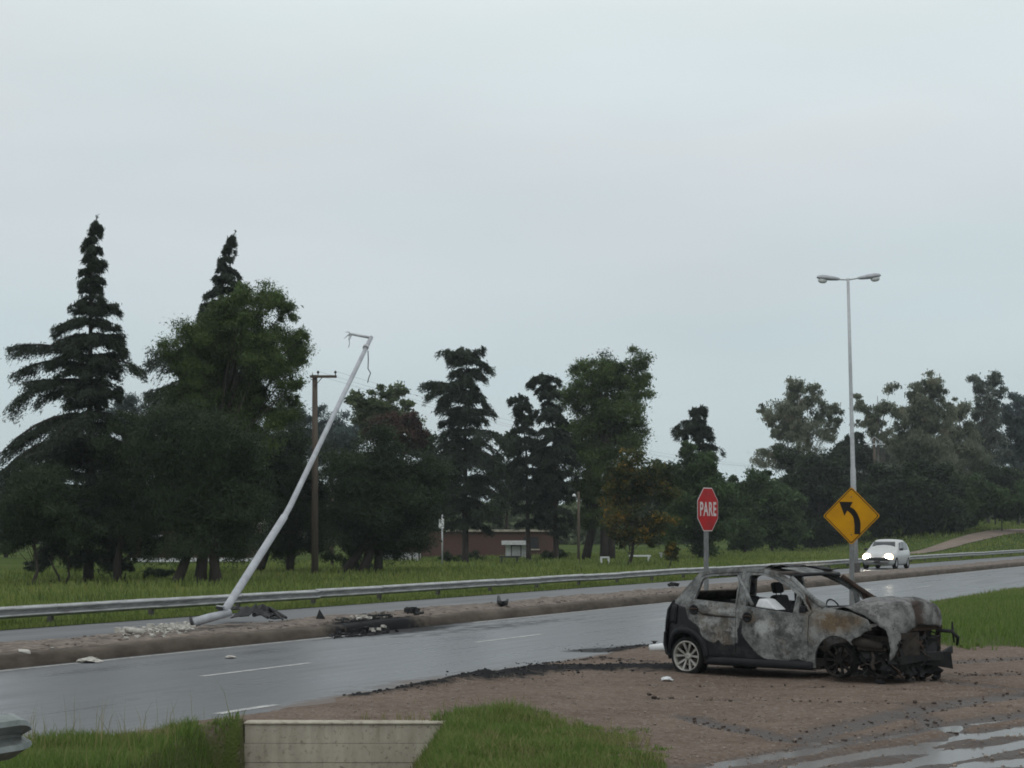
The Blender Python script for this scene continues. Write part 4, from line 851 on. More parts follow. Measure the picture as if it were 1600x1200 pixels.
# far-off wood that closes the view (one uncountable mass)
rng = np.random.default_rng(77)
n = 90000; dd = rng.uniform(255, 300, n); px = rng.uniform(-900, 1900, n)
topz = 3.6 + 5.0 * fbm(px * .02, dd * .01, 61) + 2.5 * sst(900, 1100, px)
x = (px - CX) / F * dd; C = np.stack([x, dd, topz * rng.uniform(0, 1, n) ** .75], -1)
Dv = nrm(rng.normal(size=(n, 3))); Sv = nrm(np.cross(Dv, rng.normal(size=(n, 3)))); Ln = rng.uniform(.7, 1.6, n)
V, Fc = cards(C, Dv, Sv, Ln, Ln * .55)
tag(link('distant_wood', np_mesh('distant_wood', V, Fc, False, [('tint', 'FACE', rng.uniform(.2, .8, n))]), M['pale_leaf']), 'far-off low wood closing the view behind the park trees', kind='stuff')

# ------------------------------------------------------------------ grass blades
def grass(name, label, pts, h, wd, mat, seed, lean=.35, tl=(.2, .85)):
    rng = np.random.default_rng(seed); n = len(pts); h = np.broadcast_to(h, n) * rng.uniform(.6, 1.25, n); wd = np.broadcast_to(wd, n)
    a = rng.uniform(0, 2 * np.pi, n); sv = np.stack([np.cos(a), np.sin(a), 0 * a], -1) * wd[:, None] / 2
    b_ = rng.uniform(0, 2 * np.pi, n); lv = np.stack([np.cos(b_), np.sin(b_), 0 * a], -1) * (h * lean * rng.uniform(.2, 1.3, n))[:, None]
    z = np.zeros_like(pts); z[:, 2] = h
    V = np.empty((n, 5, 3), np.float32); V[:, 0] = pts - sv; V[:, 1] = pts + sv; V[:, 2] = pts + lv * .35 + z * .6 + sv * .7; V[:, 3] = pts + lv * .35 + z * .6 - sv * .7; V[:, 4] = pts + lv + z * .98
    i = np.arange(n)[:, None] * 5; Fc = np.concatenate([i + np.array([[0, 1, 2]]), i + np.array([[0, 2, 3]]), i + np.array([[3, 2, 4]])], 0)
    ti = np.tile(np.clip(rng.uniform(*tl, n) + .5 * (fbm(pts[:, 0] * .8, pts[:, 1] * .8, seed) - .5) + .5 * (fbm(pts[:, 0] * .17, pts[:, 1] * .17, seed + 5) - .5), 0, 1), 3)
    return tag(link(name, np_mesh(name, V.reshape(-1, 3), Fc, False, [('tint', 'FACE', ti)]), mat), label, kind='stuff')
def scatter(poly, dens, seed, jit=.22):
    rng = np.random.default_rng(seed); xs = [p[0] for p in poly]; ys = [p[1] for p in poly]
    n = int((max(xs) - min(xs)) * (max(ys) - min(ys)) * dens); x = rng.uniform(min(xs), max(xs), n); y = rng.uniform(min(ys), max(ys), n)
    q = (fbm(x * 2.5, y * 2.5, seed) - .5) * jit * 4
    k = in_poly(x + q, y + q, poly); x, y = x[k], y[k]; return np.stack([x, y, near_z(x, y) - .01], -1)
p = scatter(GRASS_R, 2600, 1); p = p[(p[:, 1] > 15)]; hh = .05 + .20 * np.clip(fbm(p[:, 0] * 1.6, p[:, 1] * 1.6, 3) - .2, 0, 1) + .05 * sst(.5, -.6, p[:, 0]) * sst(20.3, 21.3, p[:, 1])
hh *= (1 - .65 * sst(.4, 1.3, p[:, 0]))
grass('grass', 'bright green grass mound right of the concrete headwall', p, hh, .010, M['fresh_grass'], 1, .55)
p = scatter(GRASS_L, 1500, 2); p = p[(p[:, 1] > 15) & (p[:, 0] > -6.5)]
grass('grass', 'tall green grass at the lower left corner', p, .03 + .30 * np.clip(fbm(p[:, 0] * 1.3, p[:, 1] * 1.3, 9) - .2, 0, 1), .010, M['fresh_grass'], 2, .5)
p = scatter(GRASS_L, 14, 12); p = p[(p[:, 1] > 15) & (p[:, 0] > -6.5)]
grass('grass_stalks', 'thin seed stalks above the lower left grass', p, .45, .007, M['dry_grass'], 12, .35)
for nm_, pl_, sd_, lab_ in (('dry_grass', GRASS_R, 33, 'dry straw blades mixed into the grass right of the headwall'), ('dry_grass', GRASS_L, 34, 'dry straw blades mixed into the lower left grass')):
    p = scatter(pl_, 420, sd_, .5); p = p[(p[:, 1] > 15) & (p[:, 0] > -6.5)]; p = p[fbm(p[:, 0] * 1.1, p[:, 1] * 1.1, sd_) > .5]
    grass(nm_, lab_, p, .13, .008, M['dry_grass'], sd_, .7)
p = scatter(GRASS_W, 1300, 3)
grass('dry_grass', 'dry yellowish grass strip along the top of the concrete headwall', p, .05 + .13 * fbm(p[:, 0] * 2, p[:, 1] * 2, 4), .010, M['dry_grass'], 3, .5)
p = scatter(GRASS_B, 120, 4, .3); p = p[(p[:, 1] < 70) & (p[:, 0] / p[:, 1] < .33)]
grass('grass', 'short green grass between the burnt car and the road at right', p, .10 + .12 * fbm(p[:, 0] * .7, p[:, 1] * .7, 5), .018, M['fresh_grass'], 4, .45)
def ragged(poly, n, sd, seed, keepfn=None):
    rng = np.random.default_rng(seed); e_ = dens_e(poly); c = e_[rng.integers(0, len(e_), n)] + rng.normal(0, sd, (n, 2)); k = ~in_poly(c[:, 0], c[:, 1], poly) & (fbm(c[:, 0] * 1.5, c[:, 1] * 1.5, seed) > .5) & (c[:, 1] > 15) & (np.abs(c[:, 0] / c[:, 1]) < .3) & (c[:, 0] * EN[0] + c[:, 1] * EN[1] < 11.5)
    if keepfn is not None: k &= keepfn(c)
    c = c[k]; m_ = 9; q = np.repeat(c, m_, 0) + rng.normal(0, .03, (len(c) * m_, 2)); return np.stack([q[:, 0], q[:, 1], near_z(q[:, 0], q[:, 1]) - .01], -1)
def dens_e(p):
    o = []
    for a, b2 in zip(p, p[1:] + p[:1]):
        for i in range(30): o.append((a[0] + (b2[0] - a[0]) * i / 30, a[1] + (b2[1] - a[1]) * i / 30))
    return np.array(o)
for pl_, n_, sd_, lab_, kf_ in ((GRASS_R, 900, .28, 'loose grass tufts straggling onto the gravel around the grass mound', lambda c: c[:, 0] > -.7), (GRASS_L, 500, .22, 'loose grass tufts at the edge of the lower left grass', lambda c: c[:, 0] < -3.0), (GRASS_B, 1500, .55, 'loose grass tufts straggling onto the gravel beside the burnt car', lambda c: c[:, 0] > 6.2)):
    p = ragged(pl_, n_, sd_, 90 + n_, kf_); grass('grass_tufts', lab_, p, .05 if pl_ is not GRASS_B else .09, .011 if pl_ is not GRASS_B else .016, M['fresh_grass'], n_, .9, (.3, 1.0))
# weeds scattered on the gravel
p = scatter([tuple(P(560, 1128)[:2]), tuple(P(940, 1120)[:2]), tuple(P(900, 1095)[:2]), tuple(P(620, 1100)[:2])], 26, 5, .3); q = fbm(p[:, 0] * 1.2, p[:, 1] * 1.2, 18) > .5; p = p[q]
grass('weeds', 'sparse dry weeds sprouting from the gravel', p, .11, .009, M['dry_grass'], 5, .5)
# verge behind and in front of the far guardrail
rng = np.random.default_rng(9)
def verge(n, s0, s1, n0, n1, pw_=1.6):
    u = rng.uniform(0, 1, n); s = (s0 + 22) * ((s1 + 22) / (s0 + 22)) ** u - 22; nn_ = n0 + (n1 - n0) * rng.uniform(0, 1, n) ** pw_
    x = s * ES[0] + nn_ * EN[0]; y = s * ES[1] + nn_ * EN[1]; k = np.abs(x / np.maximum(y, 1)) < .30
    x, y, nn_ = x[k], y[k], nn_[k]; return np.stack([x, y, hill(x, y) - .02], -1), nn_
p, nn_ = verge(105000, 15, 230, 27.0, 60, 1.9)
tkp = [((a[0] - CX) / F * a[2], a[2]) for a in tk]; kk_ = poly_dist(p[:, 0], p[:, 1], tkp) > 1.5; p, nn_ = p[kk_], nn_[kk_]
dist = p[:, 1]; patch_ = fbm(p[:, 0] * .35, p[:, 1] * .35, 71)
grass('grass', 'tall rough grass verge behind the guardrail', p, (.12 + .34 * np.clip(patch_ - .25, 0, 1)) * (.75 + .35 * sst(27, 31, nn_)), .012 + dist * .0006, M['grass'], 6, .4)
p, nn_ = verge(14000, 15, 200, 26.3, 27.0, 1.0)
grass('grass', 'short grass strip between the far carriageway and the guardrail', p, .12, .010 + p[:, 1] * .0005, M['grass'], 7, .4)

# ------------------------------------------------------------------ debris
def chunk(mb, c, r, rg, flat=.6):
    vs = [Vector((x, y, z)) for x in (-1, 1) for y in (-1, 1) for z in (-1, 1)]
    R = Matrix.Rotation(rg.uniform(0, 6.3), 3, 'Z') @ Matrix.Rotation(rg.uniform(-.5, .5), 3, 'X')
    vs = [R @ Vector((v.x * r * rg.uniform(.5, 1), v.y * r * rg.uniform(.4, .9), v.z * r * flat * rg.uniform(.5, 1))) + Vector(c) for v in vs]
    mb.add(vs, [(0, 1, 3, 2), (4, 6, 7, 5), (0, 4, 5, 1), (2, 3, 7, 6), (0, 2, 6, 4), (1, 5, 7, 3)])
def sheet(pts_px, z0, amp, seed, nx=10):               # crumpled sheet over a px outline box (x0, x1, y), lying on height z0
    rg = random.Random(seed); mb = MB(); x0, x1, y, dep = pts_px; rows = []
    a = P(x0, y, z0); b2 = P(x1, y, z0)
    for i in range(nx + 1):
        t = i / nx; row = []
        for jn in range(6):
            v = jn / 5; q = a * (1 - t) + b2 * t; env = math.sin(math.pi * min(1, t * 1.1 + .03)) ** .7
            row.append((q[0] + rg.uniform(-.05, .05), q[1] + v * dep, z0 + .01 + amp * env * math.sin(math.pi * (.15 + .7 * v)) * rg.uniform(.5, 1.2)))
        rows.append(row)
    mb.grid(rows); return mb
mz = .25
o = sheet((362, 432, 968, 1.2), mz - .02, .26, 3, 9).build('wreck_panel', M['char'], thick=.02)
tag(o, 'large black crumpled car panel lying on the median right of the fallen lamp post', 'car panel')
mb = MB(); c0 = P(400, 966, mz); rg = random.Random(5)
mb.tube([P(396, 967, mz) + [0, .1, .08], P(420, 963, mz) + [0, .1, .16], P(447, 969, mz) + [0, .0, .05]], [.05, .05, .03], 6)
mb.tube([P(418, 969, mz) + [0, 0, .05], P(430, 966, mz) + [0, 0, .09], P(442, 970, mz) + [0, 0, .03]], [.03, .04, .02], 6)
tag(mb.build('bumper_strip', M['char']), 'bent black bumper strips beside the crumpled panel on the median', 'car part')
mb = sheet((345, 392, 956, .8), mz, .10, 8, 8); tag(mb.build('wreck_panel', M['char'], thick=.02), 'flat dark panel piece under the leaning lamp post', 'car panel')
o = MB(); a = P(195, 989, mz); b2 = P(223, 991, mz); o.tube([a + [0, 0, .06], b2 + [0, 0, .045]], [.055, .05], 10); tag(o.build('broken_tube', M['white_rubble'], smooth=True), 'short white broken tube lying among the white rubble', 'debris')
mb = MB(); rg = random.Random(6)
for i in range(520):
    t = rg.betavariate(2.2, 1.3); px = 175 + 130 * t; q = P(px, 993 - 12 * t + rg.gauss(0, 3.2), mz - .03)
    chunk(mb, q + [0, 0, .02 + rg.random() * .05 * math.sin(math.pi * t)], rg.choice([.010, .016, .026, .042]) * rg.uniform(.7, 1.3), rg, .45)
tag(mb.build('concrete_rubble', M['white_rubble']), 'scatter of white concrete rubble around the snapped lamp post base', kind='stuff')
for i, (px, r, lab) in enumerate(((262, .085, 'largest white concrete lump in the rubble beside the lamp post base'), (244, .07, 'white concrete lump left of the largest lump in the rubble'), (186, .075, 'white lump at the far left end of the rubble'))):
    mb = MB(); rg = random.Random(20 + i); q = P(px, 986 if i < 2 else 991, mz - .02)
    for k in range(4): chunk(mb, q + [rg.uniform(-.1, .1), rg.uniform(-.05, .05), .05 + rg.random() * .06], r * rg.uniform(.5, .9), rg, .8)
    tag(mb.build('concrete_lump', M['white_rubble']), lab, 'rubble')
mb = sheet((120, 152, 1036, .5), 0.0, .07, 12, 12); tag(mb.build('crumpled_plastic', M['white_rubble'], thick=.008), 'crumpled dirty white plastic at the kerb on the left of the road', 'litter')
mb = sheet((353, 367, 1029, .35), 0.0, .03, 13, 4); tag(mb.build('white_scrap', M['white_rubble'], thick=.006), 'small flat white scrap lying alone on the near carriageway', 'litter')
mb = sheet((1037, 1050, 1064.5, .25), .025, .05, 14, 5); tag(mb.build('paper_scrap', M['white_plastic'], thick=.006), 'small crumpled white paper on the gravel in front of the rear wheel', 'litter')
for i, (px, py, lab) in enumerate(((38, 1020, 'pale flat stone on the median at the far left'), (82, 1015, 'tiny pale stone on the median left of the white plastic'))):
    mb = MB(); chunk(mb, P(px, py, .25) + [0, 0, .02], .09 if i == 0 else .04, random.Random(30 + i), .25); tag(mb.build('stone', M['white_rubble']), lab, 'stone')
mb = MB(); rg = random.Random(41)
for i in range(1500):
    s_ = 12 + 60 * rg.random() ** 1.5; n_ = rg.uniform(19.4, 21.2); q = W(s_, n_, .225 if n_ < 20.9 else .16); chunk(mb, q, rg.choice([.012, .018, .028, .05]) * rg.uniform(.7, 1.2), rg, .5)
tag(mb.build('median_stones', simple('median_stone', (.22, .185, .155), (.09, .07, .058), scale=2, rough=.95)), 'loose stones and soil lumps on the median', kind='stuff')
# soot heap against the kerb
mb = MB(); rg = random.Random(7)
for i in range(420):
    t = rg.betavariate(2, 2); px = 515 + 110 * t; q = P(px, rg.uniform(973, 990) - 10 * (t - .5), .05)
    s_, n_ = SN(q); zz = .22 if n_ > 19.3 else max(0.0, .2 - (19.3 - n_) * .25) * rg.uniform(.2, 1)
    chunk(mb, (q[0], q[1], zz + .01), rg.choice([.012, .02, .03, .055]) * rg.uniform(.7, 1.2), rg, .45)
tag(mb.build('soot_heap', M['char']), 'heap of black burnt remains against the kerb', kind='stuff')
mb = MB()
for i in range(14):
    q = P(rg.uniform(545, 600), rg.uniform(975, 990), .05); s_, n_ = SN(q); chunk(mb, (q[0], q[1], (.25 if n_ > 19 else .10)), rg.uniform(.03, .07), rg, .6)
tag(mb.build('pale_scraps', M['white_rubble']), 'pale scraps lying in the black burnt heap', kind='stuff')
for (pts, r, lab) in (([(574, 965), (600, 963), (610, 962)], .03, 'thin black strip lying on the median above the burnt heap'),):
    tag(MB().tube([P(x, y, mz) + [0, 0, .03] for x, y in pts], [r * .6, r, r * .5], 6).build('black_strip', M['char']), lab, 'car part')
mb = MB(); q = P(501, 967, mz); mb.add([q + [-.10, 0, 0], q + [.10, 0, 0], q + [.02, .16, 0], q + [-.03, .05, .20]], [(0, 1, 3), (1, 2, 3), (2, 0, 3), (0, 2, 1)]); tag(mb.build('black_shard', M['char']), 'upright triangular black shard on the median', 'car part')
mb = MB(); rg = random.Random(9)
for k in range(5): q = P(638 + k * 3, 957 + (k % 2) * 2, mz); chunk(mb, q + [0, 0, .06], .10, rg, .6)
mb.tube([P(648, 961, mz) + [0, 0, .03], P(661, 960, mz) + [0, 0, .04]], [.04, .03], 6); tag(mb.build('burnt_fragment', M['char']), 'burnt black fragments on the median, left of the curved tyre piece', 'car part')
mb = MB(); mb.tube([P(779, 942, mz) + [0, 0, .16], P(780, 946, mz) + [0, 0, .08], P(784, 947, mz) + [0, 0, .05], P(790, 946.5, mz) + [0, 0, .06], P(793, 945, mz) + [0, 0, .12]], [.03, .06, .07, .06, .03], 7)
tag(mb.build('tyre_piece', M['char'], smooth=True), 'curved black tyre piece on the median in the middle', 'tyre piece')
mb = MB()
for k in range(4): q = P(1047 + k * 3, 916, mz); chunk(mb, q + [0, 0, .06], .09, rg, .7)
tag(mb.build('burnt_fragment', M['char']), 'small burnt black fragment on the median just left of the burnt car roof', 'car part')
# dark crumbs of road and tar along the shoulder
mb = MB(); rg = random.Random(10)
for i in range(900):
    pts, wd, k = CHAR[rg.choices(range(4), [2, 5, 2, 2])[0]]; sg = rg.randrange(len(pts) - 1); t = rg.random()
    q = P(pts[sg][0] * (1 - t) + pts[sg + 1][0] * t, pts[sg][1] * (1 - t) + pts[sg + 1][1] * t); x = q[0] + rg.gauss(0, wd * .6); y = q[1] + rg.gauss(0, wd * .75)
    zz = max(float(near_z(np.array([x]), np.array([y]))[0]), 0.0); chunk(mb, (x, y, zz + .003), rg.choice([.006, .009, .013, .022]) * rg.uniform(.7, 1.3), rg, .6)
tag(mb.build('burnt_crumbs', M['char']), 'black burnt crumbs along the edge of the gravel', kind='stuff')
for i, (px, py, r, lab) in enumerate(((1022, 1094, .035, 'dark clod on the gravel, left of a closer pair'), (1014, 1091, .03, 'dark clod leftmost in the gravel below the burnt car'))):
    q = P(px, py); mb = MB(); chunk(mb, (q[0], q[1], float(near_z(q[:1], q[1:2])[0]) + .02), r, random.Random(i), .6); tag(mb.build('clod', M['clod']), lab, 'clod')
mb = MB(); rg = random.Random(11)
for i in range(1900):
    px = rg.uniform(450, 1600); py = rg.uniform(1060, 1200); q = P(px, py); zz = float(near_z(q[:1], q[1:2])[0])
    if SN(q)[1] < 11.3 and zz > -.1: chunk(mb, (q[0], q[1], zz + .004), rg.choice([.006, .008, .010, .016]) * rg.uniform(.8, 1.4), rg, .7)
tag(mb.build('loose_stones', simple('loose_stone', (.25, .205, .17), (.15, .115, .092), scale=3, rough=.9)), 'small loose stones on the gravel', kind='stuff')
mb = MB(); rg = random.Random(12)
for i in range(700):
    pts, wd, k = rg.choice(RUTS); sg = rg.randrange(len(pts) - 1); t = rg.random()
    q = P(pts[sg][0] * (1 - t) + pts[sg + 1][0] * t, pts[sg][1] * (1 - t) + pts[sg + 1][1] * t); sgn = rg.choice((-1, 1, .3))
    x = q[0] + rg.gauss(0, .06); y = q[1] + sgn * wd * 1.4 + rg.gauss(0, wd * .5)
    if (x - pa[0]) * nn[0] + (y - pa[1]) * nn[1] > 0: continue
    chunk(mb, (x, y, float(near_z(np.array([x]), np.array([y]))[0]) + .003), rg.choice([.005, .007, .010, .016]) * rg.uniform(.7, 1.3) * (1 + (y > 20) * .3), rg, .7)
tag(mb.build('soil_clods', M['clod']), 'small dark soil clods thrown up along the tyre ruts', kind='stuff')
# pale cylinder behind the burnt car's tail
q = P(1026, 1020, .0); mb = MB(); a = np.array([q[0] - .10, q[1], .075]); mb.tube([a + [-.02, 0, 0], a + [.26, .03, .02]], [.065, .075], 14)
o = empty('plastic_container', (q[0], q[1], 0), 'white plastic container lying on the gravel behind the rear bumper', 'container')
mb.v = [(v[0] - q[0], v[1] - q[1], v[2]) for v in mb.v]; mb.build('body', M['white_plastic'], o, True)
MB().tube([(-.02, .25, .10), (-.02, .25, .17), (-.02, .25, .185)], [.03, .03, .07], 10).build('cap', M['char'], o)

# ------------------------------------------------------------------ the burnt car
PHI = math.radians(41.9)
pr = P(1078, 1056.5); axv = np.array([math.cos(PHI), -math.sin(PHI), 0]); ayv = np.array([math.sin(PHI), math.cos(PHI), 0])
O = pr + axv * 1.2325 + ayv * .78
car = empty('burnt_car', (O[0], O[1], 0.015), 'burnt out five door hatchback wreck with ashen panels and no glass', 'car', rz=-PHI)

def burnt_mat(name, ash, soot, rust, soot_all=0.0):
    m, t, b = base_mat(name)
    n1 = noise_n(t, 3.2, 8, .65, dist=.6); n2 = noise_n(t, 11, 7, .7); n3 = noise_n(t, 38, 5, .7); n4 = noise_n(t, 2.1, 5, .55)
    r = ramp(t, [(.34, tuple(q * .13 for q in ash)), (.44, tuple(q * .5 for q in ash)), (.53, ash), (.66, tuple(min(1, q * 1.4) for q in ash))])
    f = math_n(t, 'ADD', math_n(t, 'MULTIPLY', n1.outputs[0], .6), math_n(t, 'MULTIPLY', n2.outputs[0], .4)); t.links.new(f, r.inputs[0])
    c = mixc(t, math_n(t, 'MULTIPLY', mapr(t, n4.outputs[0], .55, .68), .55), r.outputs[0], rust)
    c = mixc(t, mapr(t, math_n(t, 'ADD', attr(t, 'pale'), math_n(t, 'MULTIPLY', math_n(t, 'SUBTRACT', n2.outputs[0], .5), .8)), .35, .75), c, tuple(min(1, q * 1.75) for q in ash))
    c = mixc(t, mapr(t, math_n(t, 'ADD', attr(t, 'rust'), math_n(t, 'MULTIPLY', math_n(t, 'SUBTRACT', n1.outputs[0], .5), 1.0)), .3, .8), c, rust)
    sf = mapr(t, math_n(t, 'ADD', attr(t, 'soot'), math_n(t, 'MULTIPLY', math_n(t, 'SUBTRACT', n2.outputs[0], .5), 1.1)), .40, .62)
    c = mixc(t, sf, c, soot)
    c = mixc(t, math_n(t, 'MULTIPLY', mapr(t, n3.outputs[0], .54, .68), .55), c, soot)
    t.links.new(c, b.inputs['Base Color']); b.inputs['Roughness'].default_value = .78
    t.links.new(mixf(t, sf, .9, .5), b.inputs['Roughness']); b.inputs['Specular IOR Level'].default_value = .2
    vo = N(t, 'ShaderNodeTexVoronoi'); vo.inputs['Scale'].default_value = 9; tcv = N(t, 'ShaderNodeTexCoord'); mv = N(t, 'ShaderNodeVectorMath', operation='ADD'); sv = N(t, 'ShaderNodeVectorMath', operation='SCALE'); sv.inputs['Scale'].default_value = .35
    t.links.new(n2.outputs['Color'], sv.inputs[0]); t.links.new(tcv.outputs['Object'], mv.inputs[0]); t.links.new(sv.outputs[0], mv.inputs[1]); t.links.new(mv.outputs[0], vo.inputs['Vector'])
    sv2 = N(t, 'ShaderNodeSeparateColor'); t.links.new(vo.outputs['Color'], sv2.inputs[0])
    fl1 = mapr(t, math_n(t, 'ADD', sv2.outputs[0], math_n(t, 'MULTIPLY', n4.outputs[0], .5)), 1.02, 1.06); c = mixc(t, math_n(t, 'MULTIPLY', fl1, .45), c, tuple(q * .22 for q in ash))
    fl2 = mapr(t, math_n(t, 'ADD', sv2.outputs[1], math_n(t, 'MULTIPLY', n4.outputs[0], .5)), 1.12, 1.15); c = mixc(t, math_n(t, 'MULTIPLY', math_n(t, 'MULTIPLY', fl2, math_n(t, 'SUBTRACT', 1.0, sf)), .28), c, tuple(min(1, q * 1.7) for q in ash))
    t.links.new(c, b.inputs['Base Color']); bump(t, b, n2.outputs[0], .5, .015); return m
ASH = (.182, .186, .182); SOOT = (.012, .012, .014); RUST = (.135, .098, .064)
M['burnt'] = burnt_mat('burnt_paint', ASH, SOOT, RUST); M['burnt_hood'] = burnt_mat('burnt_hood_paint', (.165, .163, .160), SOOT, (.062, .046, .040))
M['burnt_dark'] = simple('burnt_inner_steel', (.065, .053, .045), (.012, .011, .010), scale=6, rough=.9, bmp=.3, spec=.2)
M['soot'] = simple('sooty_black_plastic', (.016, .017, .020), (.006, .006, .007), scale=5, rough=.6, spec=.22)
M['rust_dark'] = simple('dark_rust', (.060, .038, .028), (.018, .013, .011), scale=7, rough=.9, bmp=.4, spec=.2)
M['tyre'] = simple('burnt_tyre', (.016, .015, .015), (.007, .007, .007), scale=10, rough=.9, bmp=.5, spec=.2)
M['alloy'] = simple('dirty_alloy', (.42, .41, .38), (.22, .21, .19), scale=6, rough=.5, metal=.3)
M['burnt_alloy'] = simple('burnt_alloy', (.075, .066, .055), (.007, .006, .006), scale=14, rough=.9, lo=.52, hi=.8, spec=.2)

def carY(x, z):
    y = .80 - (.30 * (z - .95) if z > .95 else 0) + .02 * math.exp(-((z - .62) / .16) ** 2)
    if x < -1.25: y -= .75 * (-1.25 - x) ** 2
    if x > 1.45: y -= .5 * (x - 1.45) ** 2
    if z < .32: y -= .18 * (.32 - z)
    return y
def dens_poly(p, h):
    o = []
    for a, b2 in zip(p, p[1:] + p[:1]):
        n = max(1, int(math.hypot(b2[0] - a[0], b2[1] - a[1]) / h))
        for i in range(n): o.append((a[0] + (b2[0] - a[0]) * i / n, a[1] + (b2[1] - a[1]) * i / n))
    return o
SOOTP = [(-1.80, 1.03), (-1.5, 1.02), (-1.27, .985), (-1.25, .83), (-1.12, .71), (-1.01, .58), (-.83, .455), (-.76, .47), (-.72, .54), (-.67, .50), (-.62, .43), (-.55, .49), (-.45, .47), (-.375, .48), (-.36, .85), (-.30, .85), (-.288, .67), (-.24, .56), (-.19, .50), (-.04, .345), (.12, .29), (.257, .275), (.45, .28), (.60, .30), (.70, .262), (.80, .255), (.86, .21), (.9, .0), (-1.8, 0)]
def panel(name, outline, holes, mat, parent, side=-1, off=0.0, thick=.025, h=.045, seed=0, dent=.010, yfn=carY, soot=True):
    out_ = dens_poly(outline, h); hs = [dens_poly(q, h) for q in holes]
    v2 = list(out_); ed = [(i, (i + 1) % len(out_)) for i in range(len(out_))]
    for q in hs:
        b0 = len(v2); v2 += q; ed += [(b0 + i, b0 + (i + 1) % len(q)) for i in range(len(q))]
    xs = [p[0] for p in out_]; zs = [p[1] for p in out_]; gx = np.arange(min(xs), max(xs), h); gz = np.arange(min(zs), max(zs), h)
    GX, GZ = np.meshgrid(gx, gz); GX = GX + (np.arange(len(gz))[:, None] % 2) * h * .5
    ok = in_poly(GX, GZ, out_)
    for q in hs: ok &= ~in_poly(GX, GZ, q)
    dist = poly_dist(GX, GZ, out_ + [out_[0]])
    for q in hs: dist = np.minimum(dist, poly_dist(GX, GZ, q + [q[0]]))
    ok &= dist > h * .4
    v2 += [(float(a), float(b2)) for a, b2 in zip(GX[ok], GZ[ok])]
    V2, _, T, *_r = delaunay_2d_cdt([Vector(p) for p in v2], ed, [], 0, 1e-5)
    tri = [t_ for t_ in T if len(t_) == 3]
    cx_ = np.array([sum(V2[i][0] for i in t_) / 3 for t_ in tri]); cz_ = np.array([sum(V2[i][1] for i in t_) / 3 for t_ in tri])
    ok = in_poly(cx_, cz_, out_)
    for q in hs: ok &= ~in_poly(cx_, cz_, q)
    tri = [t_ for t_, k in zip(tri, ok) if k]
    vs = []; nv = len(V2)
    for lay in (0, 1):
        for p in V2:
            dn = dent * noise.noise(Vector((p[0] * 3 + seed, p[1] * 3, side * 2.0))) + .4 * dent * noise.noise(Vector((p[0] * 9, p[1] * 9, seed)))
            vs.append((p[0], side * (yfn(p[0], p[1]) + off + dn - lay * thick), p[1]))
    fl_ = (lambda t_: t_) if side < 0 else (lambda t_: tuple(reversed(t_)))
    fs = [fl_(tuple(t_)) for t_ in tri] + [fl_(tuple(i + nv for i in reversed(t_))) for t_ in tri]
    cnt = {}
    for t_ in tri:
        for a, b2 in ((t_[0], t_[1]), (t_[1], t_[2]), (t_[2], t_[0])): cnt[(a, b2)] = 1
    for (a, b2) in cnt:
        if (b2, a) not in cnt: fs.append(fl_((b2, a, a + nv, b2 + nv)))
    me = bpy.data.meshes.new(name); me.from_pydata(vs, [], fs)
    px_ = np.array([v[0] for v in vs]); pz_ = np.array([v[2] for v in vs])
    wx = np.array([.05 * noise.noise(Vector((a * 5, b2 * 5, 3.3))) for a, b2 in zip(px_, pz_)])
    s_ = soft_poly(px_ + wx, pz_ + wx, SOOTP, .05) if soot else np.zeros(len(vs))
    ru = np.zeros(len(vs)); pa_ = np.zeros(len(vs))
    for (x, z, rx, rz, k) in ((-.19, .84, .14, .10, 1.0), (1.22, .82, .36, .17, 1.0), (1.48, .86, .24, .12, .8), (-1.15, .94, .09, .06, .6), (.38, .55, .16, .12, .45), (1.0, .9, .2, .1, .4)):
        ru = np.maximum(ru, k * np.exp(-(((px_ - x) / rx) ** 2 + ((pz_ - z) / rz) ** 2)))
    for (x, z, rx, rz, k) in ((.05, .72, .2, .14, .9), (-.85, .80, .25, .12, .7), (-.6, .93, .3, .06, .7), (.5, .72, .14, .14, .5), (-1.0, .70, .1, .08, .6), (.2, .45, .2, .1, .4)):
        pa_ = np.maximum(pa_, k * np.exp(-(((px_ - x) / rx) ** 2 + ((pz_ - z) / rz) ** 2)))
    for an, val in (('soot', s_), ('rust', ru), ('pale', pa_)):
        a = me.attributes.new(an, 'FLOAT', 'POINT'); a.data.foreach_set('value', np.ascontiguousarray(val, dtype=np.float32))
    me.update(); return link(name, me, mat, parent)
def arc(cx, cz, r, a0, a1, n): return [(cx + r * math.cos(math.radians(a0 + (a1 - a0) * i / n)), cz + r * math.sin(math.radians(a0 + (a1 - a0) * i / n))) for i in range(n + 1)]
RW, FW = (-1.308, .262), (1.225, .315)
side_out = [(.955, 1.035), (.771, 1.134), (.584, 1.265), (.439, 1.350), (.27, 1.448), (.13, 1.492), (.005, 1.515), (-.13, 1.530), (-.264, 1.538), (-.536, 1.534), (-.913, 1.511), (-1.137, 1.471), (-1.218, 1.39), (-1.37, 1.235), (-1.514, 1.073), (-1.60, 1.04), (-1.66, .90), (-1.69, .775), (-1.70, .62), (-1.70, .47), (-1.69, .36), (-1.672, .262)] + \
           arc(*RW, .355, 180, 5, 16) + [(-.93, .185), (.85, .20), (.84, .60), (.83, .93)]
rdo = [(-.415, .29), (-.90, .29), (-.925, .42), (-.99, .56), (-1.116, .715), (-1.235, .81), (-1.252, .97), (-1.20, 1.10), (-1.125, 1.395), (-1.05, 1.43), (-.92, 1.452), (-.415, 1.478)]
fdo = [(-.355, .29), (.60, .27), (.785, .27), (.79, .905), (.85, .955), (.60, 1.218), (.44, 1.302), (.175, 1.422), (-.09, 1.478), (-.355, 1.482)]
